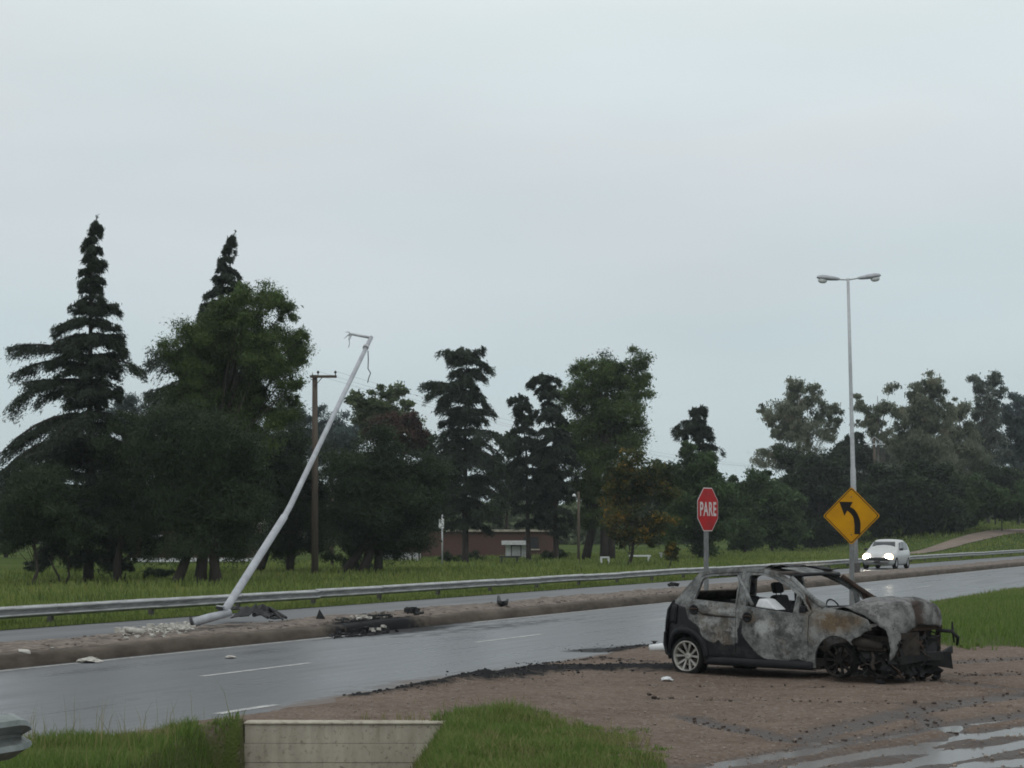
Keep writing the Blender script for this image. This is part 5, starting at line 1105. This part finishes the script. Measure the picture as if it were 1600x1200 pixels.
rwn = [(-1.165, 1.080), (-1.088, 1.358), (-1.03, 1.39), (-.913, 1.410), (-.503, 1.434), (-.462, 1.42), (-.445, 1.034)]
fwn = [(-.264, 1.008), (-.283, 1.40), (-.255, 1.435), (-.091, 1.440), (.05, 1.415), (.175, 1.374), (.439, 1.256), (.552, 1.19), (.538, .927)]
qwn = [(.612, 1.165), (.79, .962), (.625, .935)]
fend = [(.835, .93), (.955, 1.035), (1.205, 1.005), (1.45, .965), (1.62, .905), (1.69, .875), (1.72, .82), (1.83, .826), (1.80, .79), (1.735, .77), (1.745, .74), (1.66, .715), (1.60, .66), (1.50, .62), (1.455, .575)] + arc(FW[0], FW[1], .335, 42, 178, 14) + [(.885, .2), (.845, .2)]
for side, mt in ((-1, M['burnt']), (1, M['burnt'])):
    panel('body_side', side_out, [rdo, fdo], mt, car, side, 0, seed=1 + side)
    inset = lambda p, c=.006: p
    dr = panel('rear_door', [(a * .984 + -.82 * .016, b2 * .988 + .85 * .012) for a, b2 in rdo], [rwn], mt, car, side, .006, thick=.05, seed=4 + side)
    df = panel('front_door', [(a * .986 + .2 * .014, b2 * .988 + .85 * .012) for a, b2 in fdo], [fwn, qwn], mt, car, side, .008, thick=.05, seed=7 + side)
    panel('front_fender', fend, [], mt, car, side, .012, seed=9 + side, dent=.02)
    for (dd_, hx, hz_) in ((dr, -1.135, .938), (df, -.215, .858)):
        yy = side * (carY(hx, hz_) + .012)
        MB().lathe([(.0001, 0), (.062, 0), (.070, .010), (.055, .006), (.0001, -.012)], 14, Matrix.Translation((hx, yy, hz_)) @ Matrix.Rotation(side * -math.pi / 2, 4, 'X') @ Matrix.Scale(1.15, 4, (1, 0, 0))).build('handle_recess', M['soot'], dd_, True)
        MB().tube([(hx - .07, yy + side * .012, hz_ + .01), (hx, yy + side * .03, hz_ + .015), (hx + .07, yy + side * .012, hz_ + .01)], .013, 7).build('door_handle', M['rust_dark'], dd_, True)
    # raised crease on the rear door, sill skirt, wheel-arch cladding
    MB().tube([(-1.10, side * (carY(-1.1, .93) + .006), .935), (-.98, side * (carY(-1, .88) + .012), .885), (-.75, side * (carY(-.7, .86) + .012), .862), (-.43, side * (carY(-.43, .85) + .008), .85)], [.006, .016, .016, .010], 6).build('door_crease', M['burnt_dark'], dr, True)
    mb = MB(); mb.grid([[(x, side * (carY(x, .24) + q[0]), q[1]) for q in ((.0, .285), (.022, .27), (.03, .22), (.02, .175), (-.05, .165))] for x in np.linspace(-.93, .86, 12)])
    mb.build('side_skirt', M['soot'], car, True, thick=.012)
    rows = []
    for i in range(17):
        a = math.radians(188 - 192 * i / 16)
        row = []
        for (r, o_) in ((.335, -.03), (.345, .022), (.40, .03), (.435, .004)):
            x = RW[0] + r * math.cos(a); z = RW[1] + r * math.sin(a); row.append((x, side * (carY(x, z) + o_), z))
        rows.append(row)
    MB().grid(rows).build('arch_cladding', M['soot'], car, True, thick=.01)
    # wheels
    for (wc, front) in ((RW, False), (FW, True)):
        wh = MB(); rim_m = M['burnt_alloy'] if front else M['alloy']
        R_t = .235 if front else .288; T = Matrix.Translation((wc[0], side * .665, wc[1])) @ Matrix.Rotation(-side * math.pi / 2, 4, 'X')
        wh.lathe([(.205, -.10), (R_t - .02, -.095), (R_t, -.06), (R_t, .06), (R_t - .02, .098), (.215, .108), (.205, .09)], 40, T)
        if not front:
            wh.v = [(x, y + side * (.03 * max(0, (.10 - z) / .1)), max(z, -.012 + .0)) for x, y, z in wh.v]
        wheel = wh.build('wheel', M['tyre'], car, True)
        rm_ = MB(); rm_.lathe([(.225, .075), (.228, .105), (.212, .112), (.200, .098), (.192, .03), (.188, -.09), (.196, -.09)], 40, T).build('rim', rim_m, wheel, True)
        spk = MB()
        def at3(r, a, h): v = T @ Vector((r * math.cos(a), r * math.sin(a), h)); return v
        for k in range(5 if not front else 5):
            a = 2 * math.pi * k / 5 + .3
            for da in (-.30, .30):
                spk.add([at3(.05, a + da * .4 - .22, .062), at3(.05, a + da * .4 + .22, .062), at3(.202, a + da + .095, .094), at3(.202, a + da - .095, .094),
                         at3(.05, a + da * .4 - .16, .03), at3(.05, a + da * .4 + .16, .03), at3(.202, a + da + .075, .06), at3(.202, a + da - .075, .06)],
                        [(0, 1, 2, 3), (4, 7, 6, 5), (0, 4, 5, 1), (1, 5, 6, 2), (2, 6, 7, 3), (3, 7, 4, 0)])
        spk.build('spokes', rim_m, wheel)
        MB().lathe([(.0001, .072), (.03, .072), (.055, .066), (.06, .04), (.0001, .03)], 16, T).build('hub', rim_m, wheel, True)
        MB().lathe([(.0001, .0), (.12, .0), (.12, -.012), (.0001, -.012)], 20, T).build('brake_disc', M['rust_dark'], wheel)
# roof
rows = []; rg = random.Random(2)
for x in np.linspace(-1.17, .36, 20):
    zr = float(np.interp(x, [-1.2, -1.137, -.913, -.536, -.264, .005, .27, .36], [1.40, 1.462, 1.50, 1.523, 1.527, 1.506, 1.468, 1.452])); row = []
    for v in np.linspace(-1, 1, 13):
        y = v * (carY(x, zr) - .02); sag = -.075 * (1 - v * v) * (.4 + .6 * math.sin((x + 1.2) * 2.0)) * (1 if x < .15 else .2); cr_ = .03 * (1 - v ** 4)
        row.append((x + .03 * (1 - v * v) * (1 if x > .3 else 0), y, zr + cr_ + sag + .018 * noise.noise(Vector((x * 4, y * 4, 1))) - .012))
    rows.append(row)
mb = MB().grid(rows); ro = mb.build('roof', M['burnt_dark'], car, True, thick=.02)
mb = MB(); rows = []
for x in np.linspace(.0, .40, 6):
    rows.append([(x, y, float(np.interp(x, [0, .27, .40], [1.535, 1.492, 1.462])) + .012 * noise.noise(Vector((x * 7, y * 6, 4)))) for y in np.linspace(-.30, .58, 9)])
mb.grid(rows).build('peeled_roof_sheet', M['burnt'], ro, True, thick=.012)
for k in range(5):
    x0 = rg.uniform(-.75, -.15); y0 = rg.uniform(-.35, .35); mb = MB()
    mb.grid([[(x0 + i * .11, y0 + jn * .10, 1.515 + .035 * rg.random() + .02 * math.sin(i)) for jn in range(4)] for i in range(6)]).build('charred_lining', M['char'], ro, thick=.012)
MB().tube([(.372, -.60, 1.43), (.42, -.3, 1.447), (.43, 0, 1.452), (.42, .3, 1.447), (.372, .60, 1.43)], .028, 6).build('windscreen_header', M['soot'], car, True)
# far windscreen pillar brace, cowl, dash, firewall, floor
for side in (-1, 1):
    MB().tube([(.40, side * .635, 1.41), (.62, side * .68, 1.255), (.84, side * .735, 1.11), (1.02, side * .765, 1.03)], [.034, .036, .04, .045], 7).build('windscreen_pillar', M['rust_dark'] if side > 0 else M['burnt'], car, True)
    MB().tube([(.69, side * .70, 1.20), (.73, side * .73, 1.10), (.80, side * .755, .98)], [.03, .034, .045], 6).build('quarter_strut', M['rust_dark'], car, True)
MB().box((.93, 0, .80), (.05, 1.46, .38)).build('firewall', M['burnt_dark'], car)
MB().tube([(.96, -.72, 1.005), (1.04, -.3, 1.0), (1.06, 0, 1.0), (1.04, .3, 1.0), (.96, .72, 1.005)], .04, 7).build('cowl', M['soot'], car, True)
mb = MB(); mb.tube([(.72, -.66, .86), (.70, -.3, .885), (.70, .3, .885), (.72, .66, .86)], .075, 8); mb.tube([(.62, -.6, .75), (.62, .6, .75)], .03, 6); mb.build('dashboard_frame', M['soot'], car, True)
MB().lathe([(.17, -.012), (.185, 0), (.17, .012), (.16, 0)], 22, Matrix.Translation((.45, .36, .93)) @ Matrix.Rotation(math.radians(65), 4, 'Y')).build('steering_wheel', M['soot'], car, True)
MB().box((-.35, 0, .20), (2.5, 1.44, .05)).build('floor_pan', M['burnt_dark'], car)
for y in (-.36, .36):
    se = MB(); se.box((-.12, y, .47), (.50, .46, .14)); 
    seat = se.build('seat', M['soot'], car, bevel=.03)
    MB().box((-.42, y, .83), (.13, .44, .62), Matrix.Rotation(math.radians(-14), 3, 'Y'), .82).build('backrest', M['soot'], seat, bevel=.04)
    MB().box((-.515, y, 1.235), (.09, .22, .16), Matrix.Rotation(math.radians(-14), 3, 'Y')).build('headrest', M['soot'], seat, bevel=.03)
    mb = MB()
    for dy in (-.06, .06): mb.tube([(-.49, y + dy, 1.12), (-.51, y + dy, 1.20)], .008, 5)
    mb.build('headrest_rods', M['rust_dark'], seat)
rs = MB().box((-1.02, 0, .48), (.5, 1.2, .16)).build('rear_seat', M['soot'], car, bevel=.03)
MB().box((-1.27, 0, .76), (.12, 1.2, .5), Matrix.Rotation(math.radians(-16), 3, 'Y')).build('backrest', M['soot'], rs, bevel=.03)
# pillars seen through the windows
MB().tube([(-.40, .655, 1.44), (-.42, .72, 1.05), (-.43, .74, .6)], .035, 6).build('centre_pillar', M['burnt_dark'], car, True)
# tail: tailgate, lamps, bumper
rows = []
for v in np.linspace(-1, 1, 11):
    e_ = 1 - .06 * v * v
    rows.append([(x * e_ - .0, v * hw_, z) for (x, z, hw_) in ((-1.20, 1.44, .60), (-1.24, 1.40, .62), (-1.42, 1.18, .68), (-1.56, 1.05, .70))])
keepf = MB().grid(rows); keepf.f = [f_ for i, f_ in enumerate(keepf.f) if not (1 <= i // 3 <= 8 and i % 3 == 1)]
keepf.build('rear_window_frame', M['burnt_dark'], car, True, thick=.03)
rows = [[(-(xx + .06 * (1 - v * v)), v * .73, z) for (xx, z) in ((1.56, 1.05), (1.66, .92), (1.69, .76), (1.70, .62))] for v in np.linspace(-1, 1, 9)]
MB().grid(rows).build('tailgate', M['soot'], car, True, thick=.03)
rows = [[(-(xx + .08 * (1 - v ** 4)), v * .72, z) for (xx, z) in ((1.69, .63), (1.73, .58), (1.74, .42), (1.70, .29), (1.60, .24))] for v in np.linspace(-1, 1, 11)]
MB().grid(rows).build('rear_bumper', M['soot'], car, True, thick=.03)
for side in (-1, 1):
    rows = [[(x, side * (carY(x, z) + .015), z) for x, z in ((-1.46 - .02 * q, 1.0 - .28 * q), (-1.56 - .02 * q, 1.02 - .28 * q), (-1.645 - .03 * q, 1.0 - .28 * q))] for q in np.linspace(0, 1, 6)]
    MB().grid(rows).build('tail_lamp', M['soot'], car, True, thick=.02)
# hood, buckled
rows = []
for u in np.linspace(0, 1.5, 34):
    row = []
    for v in np.linspace(-1, 1, 25):
        y = v * .71 - (.075 * v * min(1, u * 1.2) if v > 0 else 0); fz = .06 + .06 * (v + .1) ** 2
        xx = 1.0 + 1.0 * min(u, 1) - .11 * v * v * min(u, 1) * .8
        lift = .128 * float(sst(.12, .42, min(u, 1))) * (1 - .55 * float(sst(-.15, -1.0, v))) * (1 - .20 * float(sst(.5, 1, v)))
        zz = 1.0 + .025 * (1 - v * v) + lift - .03 * float(sst(.75, 1, min(u, 1)))
        zz -= .15 * float(sst(-.55, -1.0, v)) * float(sst(.55, .95, min(u, 1)))
        zz -= .10 * float(sst(-.6, -1.0, v)) * float(sst(.25, .6, min(u, 1))) * 1.0
        if u > .93:
            e_ = (u - .93) / .57; xx += .10 * math.sin(min(1, e_ * 1.2) * math.pi / 2) - .02 * e_; zz -= (.33 + .10 * float(sst(-.2, -.9, v))) * e_ ** 1.25
        zz += .022 * noise.noise(Vector((xx * 3.2, y * 3.2, 7))) + .009 * noise.noise(Vector((xx * 9, y * 9, 2)))
        zz -= .030 * max(0, 1 - abs(noise.noise(Vector((xx * 2.6, y * 2.2, 11)))) * 7) * float(sst(.15, .4, u)); xx += .02 * noise.noise(Vector((zz * 9, y * 7, 5))) * float(sst(.9, 1.1, u))
        # fold across the nose
        zz -= .05 * math.exp(-((v + .15 + .12 * (u - 1.1)) / .10) ** 2) * float(sst(.72, .95, u))
        xx -= .07 * math.exp(-((v + .12) / .14) ** 2) * float(sst(.9, 1.1, u))
        row.append((xx, y, zz))
    rows.append(row)
mb = MB().grid(rows); ho = mb.build('hood', M['burnt_hood'], car, True, thick=.012)
vv = np.array(mb.v); a_ = ho.data.attributes.new('rust', 'FLOAT', 'POINT'); fold = np.exp(-((vv[:, 1] + .06) / .13) ** 2) * sst(1.80, 1.96, vv[:, 0]) * .9
a_.data.foreach_set('value', (fold + .35 * np.exp(-((vv[:, 0] - 1.05) / .2) ** 2)).astype(np.float32))
a_ = ho.data.attributes.new('pale', 'FLOAT', 'POINT'); a_.data.foreach_set('value', (.22 * np.exp(-((vv[:, 0] - 1.6) / .3) ** 2)).astype(np.float32))
a_ = ho.data.attributes.new('soot', 'FLOAT', 'POINT'); a_.data.foreach_set('value', (.35 * fold).astype(np.float32))
# nose: crash rails, radiator frame, engine, hanging remains
MB().bar((1.35, -.52, .60), (2.0, -.50, .56), .10, .14).build('crash_rail', M['burnt_dark'], car)
MB().bar((1.35, .52, .60), (2.0, .50, .56), .10, .14).build('crash_rail', M['burnt_dark'], car)
mb = MB(); mb.tube([(1.36, -.72, .60), (1.6, -.70, .56), (1.85, -.64, .52)], [.055, .07, .04], 7); mb.tube([(1.50, -.70, .50), (1.88, -.60, .47)], [.04, .03], 6); mb.build('wing_support', M['burnt_dark'], car, True)
mb = MB(); mb.bar((1.96, -.62, .74), (1.98, .62, .74), .06); mb.bar((1.98, -.60, .42), (2.0, .60, .38), .07); 
for y in (-.58, -.2, .2, .58): mb.bar((1.97, y, .40), (1.97, y, .76), .05)
mb.build('radiator_frame', M['rust_dark'], car)
mb = MB(); mb.box((1.90, .0, .56), (.05, .95, .36)); mb.build('radiator', M['char'], car)
mb = MB(); mb.box((1.42, .08, .62), (.46, .62, .42)); mb.box((1.40, -.24, .55), (.34, .3, .34)); mb.lathe([(.0001, -.2), (.11, -.2), (.12, .0), (.11, .2), (.0001, .2)], 12, Matrix.Translation((1.62, .3, .58)) @ Matrix.Rotation(math.pi / 2, 4, 'X'))
mb.tube([(1.3, -.1, .86), (1.45, .05, .90), (1.6, .25, .86)], [.05, .06, .05], 8); mb.build('engine_block', M['burnt_dark'], car, bevel=.02)
MB().box((1.65, 0, .24), (.5, 1.0, .07)).build('sub_frame', M['burnt_dark'], car)
bbm = MB(); bbm.bar((2.06, -.58, .33), (2.17, -.1, .38), .05, .11); bbm.bar((2.17, -.1, .38), (2.20, .25, .37), .06, .12); bbm.bar((2.20, .25, .37), (2.15, .62, .44), .05, .10); bbm.build('bumper_beam', M['char'], car, bevel=.01)
mb = MB(); mb.grid([[(2.06 + .20 * t, -.15 + .55 * t + .06 * q, .43 - .24 * q * (.6 + .4 * t)) for q in (0, .35, .7, 1)] for t in np.linspace(0, 1, 7)]); mb.build('bumper_remnant', M['char'], car, thick=.02)
mb = MB(); mb.grid([[(2.16 - .02 * i, .62 + .05 * i, .72 - .05 * i + .10 * q) for q in (0, .5, 1)] for i in range(5)]); mb.build('bumper_remnant', M['char'], car, thick=.02)
MB().tube([(2.0, .5, .70), (2.16, .60, .69), (2.22, .68, .60), (2.18, .72, .50)], [.03, .028, .025, .02], 6).build('hose', M['char'], car, True)
rg = random.Random(31)
for (x0, y0, x1, y1, z0, z1, nm) in ((1.42, -.66, 2.02, -.56, .07, .56, 'under_tray'), (2.04, -.55, 2.06, .45, .08, .62, 'grille_remains'), (1.42, -.2, 2.0, -.1, .06, .7, 'inner_wing')):
    mb = MB(); rows = []
    for i in range(13):
        t = i / 12; row = []
        for jn in range(8):
            q = jn / 7; row.append((x0 + (x1 - x0) * t + .05 * rg.uniform(-1, 1), y0 + (y1 - y0) * t + .07 * rg.uniform(-1, 1), z0 + (z1 - z0) * (q if q > .1 else rg.uniform(0, .25)) + .02 * rg.uniform(-1, 1)))
        rows.append(row)
    mb.grid(rows); mb.f = [f_ for f_ in mb.f if rg.random() > .16]; mb.build(nm, M['char'], car, thick=.015)
for k in range(16):
    x = rg.uniform(1.45, 2.1); y = rg.uniform(-.62, .55); z0 = rg.uniform(.40, .78); pts = [Vector((x, y, z0))]
    for q in range(4): pts.append(pts[-1] + Vector((rg.uniform(-.06, .09), rg.uniform(-.10, .08), -rg.uniform(.03, .11))))
    pts = [Vector((p.x, p.y, max(p.z, .03))) for p in pts]
    MB().tube(pts, [rg.uniform(.012, .03)] * 5, 6).build('hose', M[rg.choice(['char', 'rust_dark', 'burnt_dark'])], car, True)
for k in range(22):
    x = rg.uniform(1.50, 2.12); y = rg.uniform(-.66, .5); z0 = rg.uniform(.12, .62); mb = MB(); a = rg.uniform(.07, .17); R3 = Matrix.Rotation(rg.uniform(0, 3), 3, 'X') @ Matrix.Rotation(rg.uniform(0, 3), 3, 'Y')
    mb.add([Vector((x, y, z0)) + R3 @ Vector((a * (i - 1.5) * .6, a * (jn - 1.5) * .6, rg.uniform(-.02, .02))) for i in range(4) for jn in range(4)], [(i * 4 + jn, i * 4 + jn + 1, i * 4 + jn + 5, i * 4 + jn + 4) for i in range(3) for jn in range(3)])
    mb.build('burnt_fragment', M[rg.choice(['char', 'char', 'burnt_dark', 'rust_dark'])], car, thick=.012)
for k in range(7):
    x = rg.uniform(1.55, 2.1); y = rg.uniform(-.7, .6); mb = MB(); chunk(mb, (x, y, .05 + rg.random() * .05), rg.uniform(.03, .07), rg, .6); mb.build('burnt_fragment', M['char'], car)
# loose window bar and mirror stump
MB().tube([(-.475, -.665, 1.42), (-.30, -.74, 1.23), (-.18, -.82, 1.11), (-.10, -.86, 1.03)], [.020, .028, .028, .025], 8).build('loose_window_bar', M['burnt'], car, True)
MB().box((.70, -.80, .99), (.10, .07, .09)).build('mirror_stump', M['soot'], car, bevel=.015)
# white block on the sill of the front window (its own thing)
mb = MB(); wbx = lambda x, y, z: tuple(O + axv * x + ayv * y + np.array([0, 0, z + .015]))
tp_ = [(-.10, -.80, 1.00), (.27, -.80, .965), (.27, -.56, .965), (-.08, -.54, 1.0)]; top2 = [(-.06, -.77, 1.115), (.08, -.775, 1.105), (.10, -.60, 1.115), (-.03, -.58, 1.125)]
mb.add([wbx(*p) for p in tp_ + top2], [(3, 2, 1, 0), (4, 5, 6, 7), (0, 1, 5, 4), (1, 2, 6, 5), (2, 3, 7, 6), (3, 0, 4, 7)])
tag(mb.build('white_block', M['white_plastic'], bevel=.02), 'white crumpled block resting on the front window sill of the burnt car', 'debris')

# ------------------------------------------------------------------ white car with lit headlamps
wc = P(1371, 889.5); s_, n_ = SN(wc); wc = W(s_ + 1.4, 24.25, 0)
wcar = empty('white_car', wc, 'white hatchback approaching on the far carriageway with headlamps on', 'car', rz=ROAD_ROT + math.pi)
wcar.scale = (1.06, 1.06, 1.06)
M['car_white'] = simple('white_car_paint', (.50, .50, .50), (.42, .42, .42), scale=3, rough=.3)
M['car_glass'] = simple('dark_car_glass', (.045, .05, .055), (.03, .034, .038), scale=2, rough=.08)
M['lens'], t, b = base_mat('lit_headlamp'); b.inputs['Emission Color'].default_value = (1.0, .90, .72, 1); b.inputs['Emission Strength'].default_value = 60; b.inputs['Base Color'].default_value = (.9, .9, .85, 1)
M['glow'], t, b = base_mat('headlamp_glow_disc'); b.inputs['Emission Color'].default_value = (1.0, .66, .34, 1); b.inputs['Emission Strength'].default_value = 3.0; b.inputs['Base Color'].default_value = (.9, .85, .75, 1)  # warm emission that stands in for the glare spreading round the headlamps
stn = [(-1.90, .42, .78, .82, .66, .62), (-1.80, .24, .90, 1.00, .76, .68), (-1.55, .20, .93, 1.33, .80, .60), (-1.1, .19, .93, 1.43, .82, .60), (-.4, .19, .92, 1.455, .825, .60), (.05, .19, .91, 1.42, .825, .585), (.35, .19, .90, 1.30, .82, .60), (.72, .19, .885, 1.02, .815, .68), (.95, .20, .86, .92, .81, .70), (1.3, .20, .80, .86, .80, .66), (1.6, .21, .72, .79, .77, .60), (1.82, .24, .62, .70, .70, .52), (1.90, .36, .52, .58, .60, .45)]
rows = []
for (x, zb_, zbelt, zt, wd_, gw) in stn:
    half = [(0, zb_), (wd_ * .86, zb_), (wd_ * .97, zb_ + .10), (wd_, .52 * (zb_ + zbelt) + .06), (wd_ * .985, zbelt - .03), (wd_ * .93, zbelt), (gw + (wd_ - gw) * .25, zbelt + (zt - zbelt) * .72), (gw * .9, zt - .02), (gw * .5, zt), (0, zt + .008)]
    rows.append([(x, -y, z) for y, z in half] + [(x, y, z) for y, z in half[-2::-1]])
body = MB().grid(rows); nr = len(rows[0]); body.f += [tuple(range(nr)), tuple((len(rows) - 1) * nr + i for i in range(nr - 1, -1, -1))]
body.build('body', M['car_white'], wcar, True)
MB().grid([[(.70 - .345 * q, y * (1 - .14 * q), .965 + .365 * q + .014) for y in np.linspace(-.60, .60, 7)] for q in np.linspace(0, 1, 5)]).build('windscreen', M['car_glass'], wcar, True, thick=.01)
for sd in (-1, 1):
    MB().add([(.55, sd * .765, .935), (-.30, sd * .775, .945), (-.30, sd * .672, 1.32), (.12, sd * .672, 1.30)], [(0, 1, 2, 3)]).build('side_window', M['car_glass'], wcar, thick=.02)
    MB().add([(-.36, sd * .775, .945), (-1.30, sd * .77, .955), (-1.15, sd * .675, 1.30), (-.36, sd * .672, 1.325)], [(0, 1, 2, 3)]).build('side_window', M['car_glass'], wcar, thick=.02)
    MB().box((.58, sd * .88, .97), (.12, .16, .12)).build('wing_mirror', M['dark_metal'], wcar, bevel=.03)
    MB().lathe([(.0001, .07), (.08, .06), (.12, .02), (.125, -.03), (.0001, -.04)], 14, Matrix.Translation((1.83, sd * .53, .60)) @ Matrix.Rotation(math.pi / 2, 4, 'Y') @ Matrix.Scale(1.4, 4, (0, 1, 0))).build('headlamp', M['lens'], wcar, True)
    MB().lathe([(.0001, .012), (.17, .008), (.19, -.03), (.0001, -.04)], 16, Matrix.Translation((1.80, sd * .53, .60)) @ Matrix.Rotation(math.pi / 2, 4, 'Y') @ Matrix.Scale(1.25, 4, (0, 1, 0))).build('headlamp_glow_disc', M['glow'], wcar, True)  # added disc, wider than the lens, glowing by itself to imitate headlamp glare
    for x in (1.22, -1.22):
        T = Matrix.Translation((x, sd * .72, .30)) @ Matrix.Rotation(-sd * math.pi / 2, 4, 'X')
        wl = MB().lathe([(.19, -.09), (.29, -.085), (.30, 0), (.29, .085), (.19, .09)], 22, T).build('wheel', M['tyre'], wcar, True)
        MB().lathe([(.0001, .03), (.10, .06), (.19, .07), (.20, .02), (.0001, -.02)], 18, T).build('hubcap', M['steel_pole'], wl, True)
MB().grid([[(1.845 + .05 * (1 - (y / .5) ** 2), y, z) for y in np.linspace(-.45, .45, 7)] for z in (.34, .44)]).build('grille', M['dark_metal'], wcar, True, thick=.02)
MB().grid([[(1.85 + .045 * (1 - (y / .5) ** 2), y, z) for y in np.linspace(-.32, .32, 7)] for z in (.53, .58)]).build('grille', M['dark_metal'], wcar, True, thick=.02)

# ------------------------------------------------------------------ thin damp haze round the whole scene
hz = MB().box((0, 480, 16), (2400, 1800, 40)).build('haze', None)
m = bpy.data.materials.new('damp_air'); m.use_nodes = True; t = m.node_tree; t.nodes.clear()
ho_ = N(t, 'ShaderNodeOutputMaterial'); pv = N(t, 'ShaderNodeVolumePrincipled'); pv.inputs['Color'].default_value = (.86, .93, .97, 1); pv.inputs['Density'].default_value = .00024; pv.inputs['Anisotropy'].default_value = .2
t.links.new(pv.outputs[0], ho_.inputs['Volume']); hz.data.materials.append(m)
tag(hz, 'thin damp haze filling the air', kind='stuff')
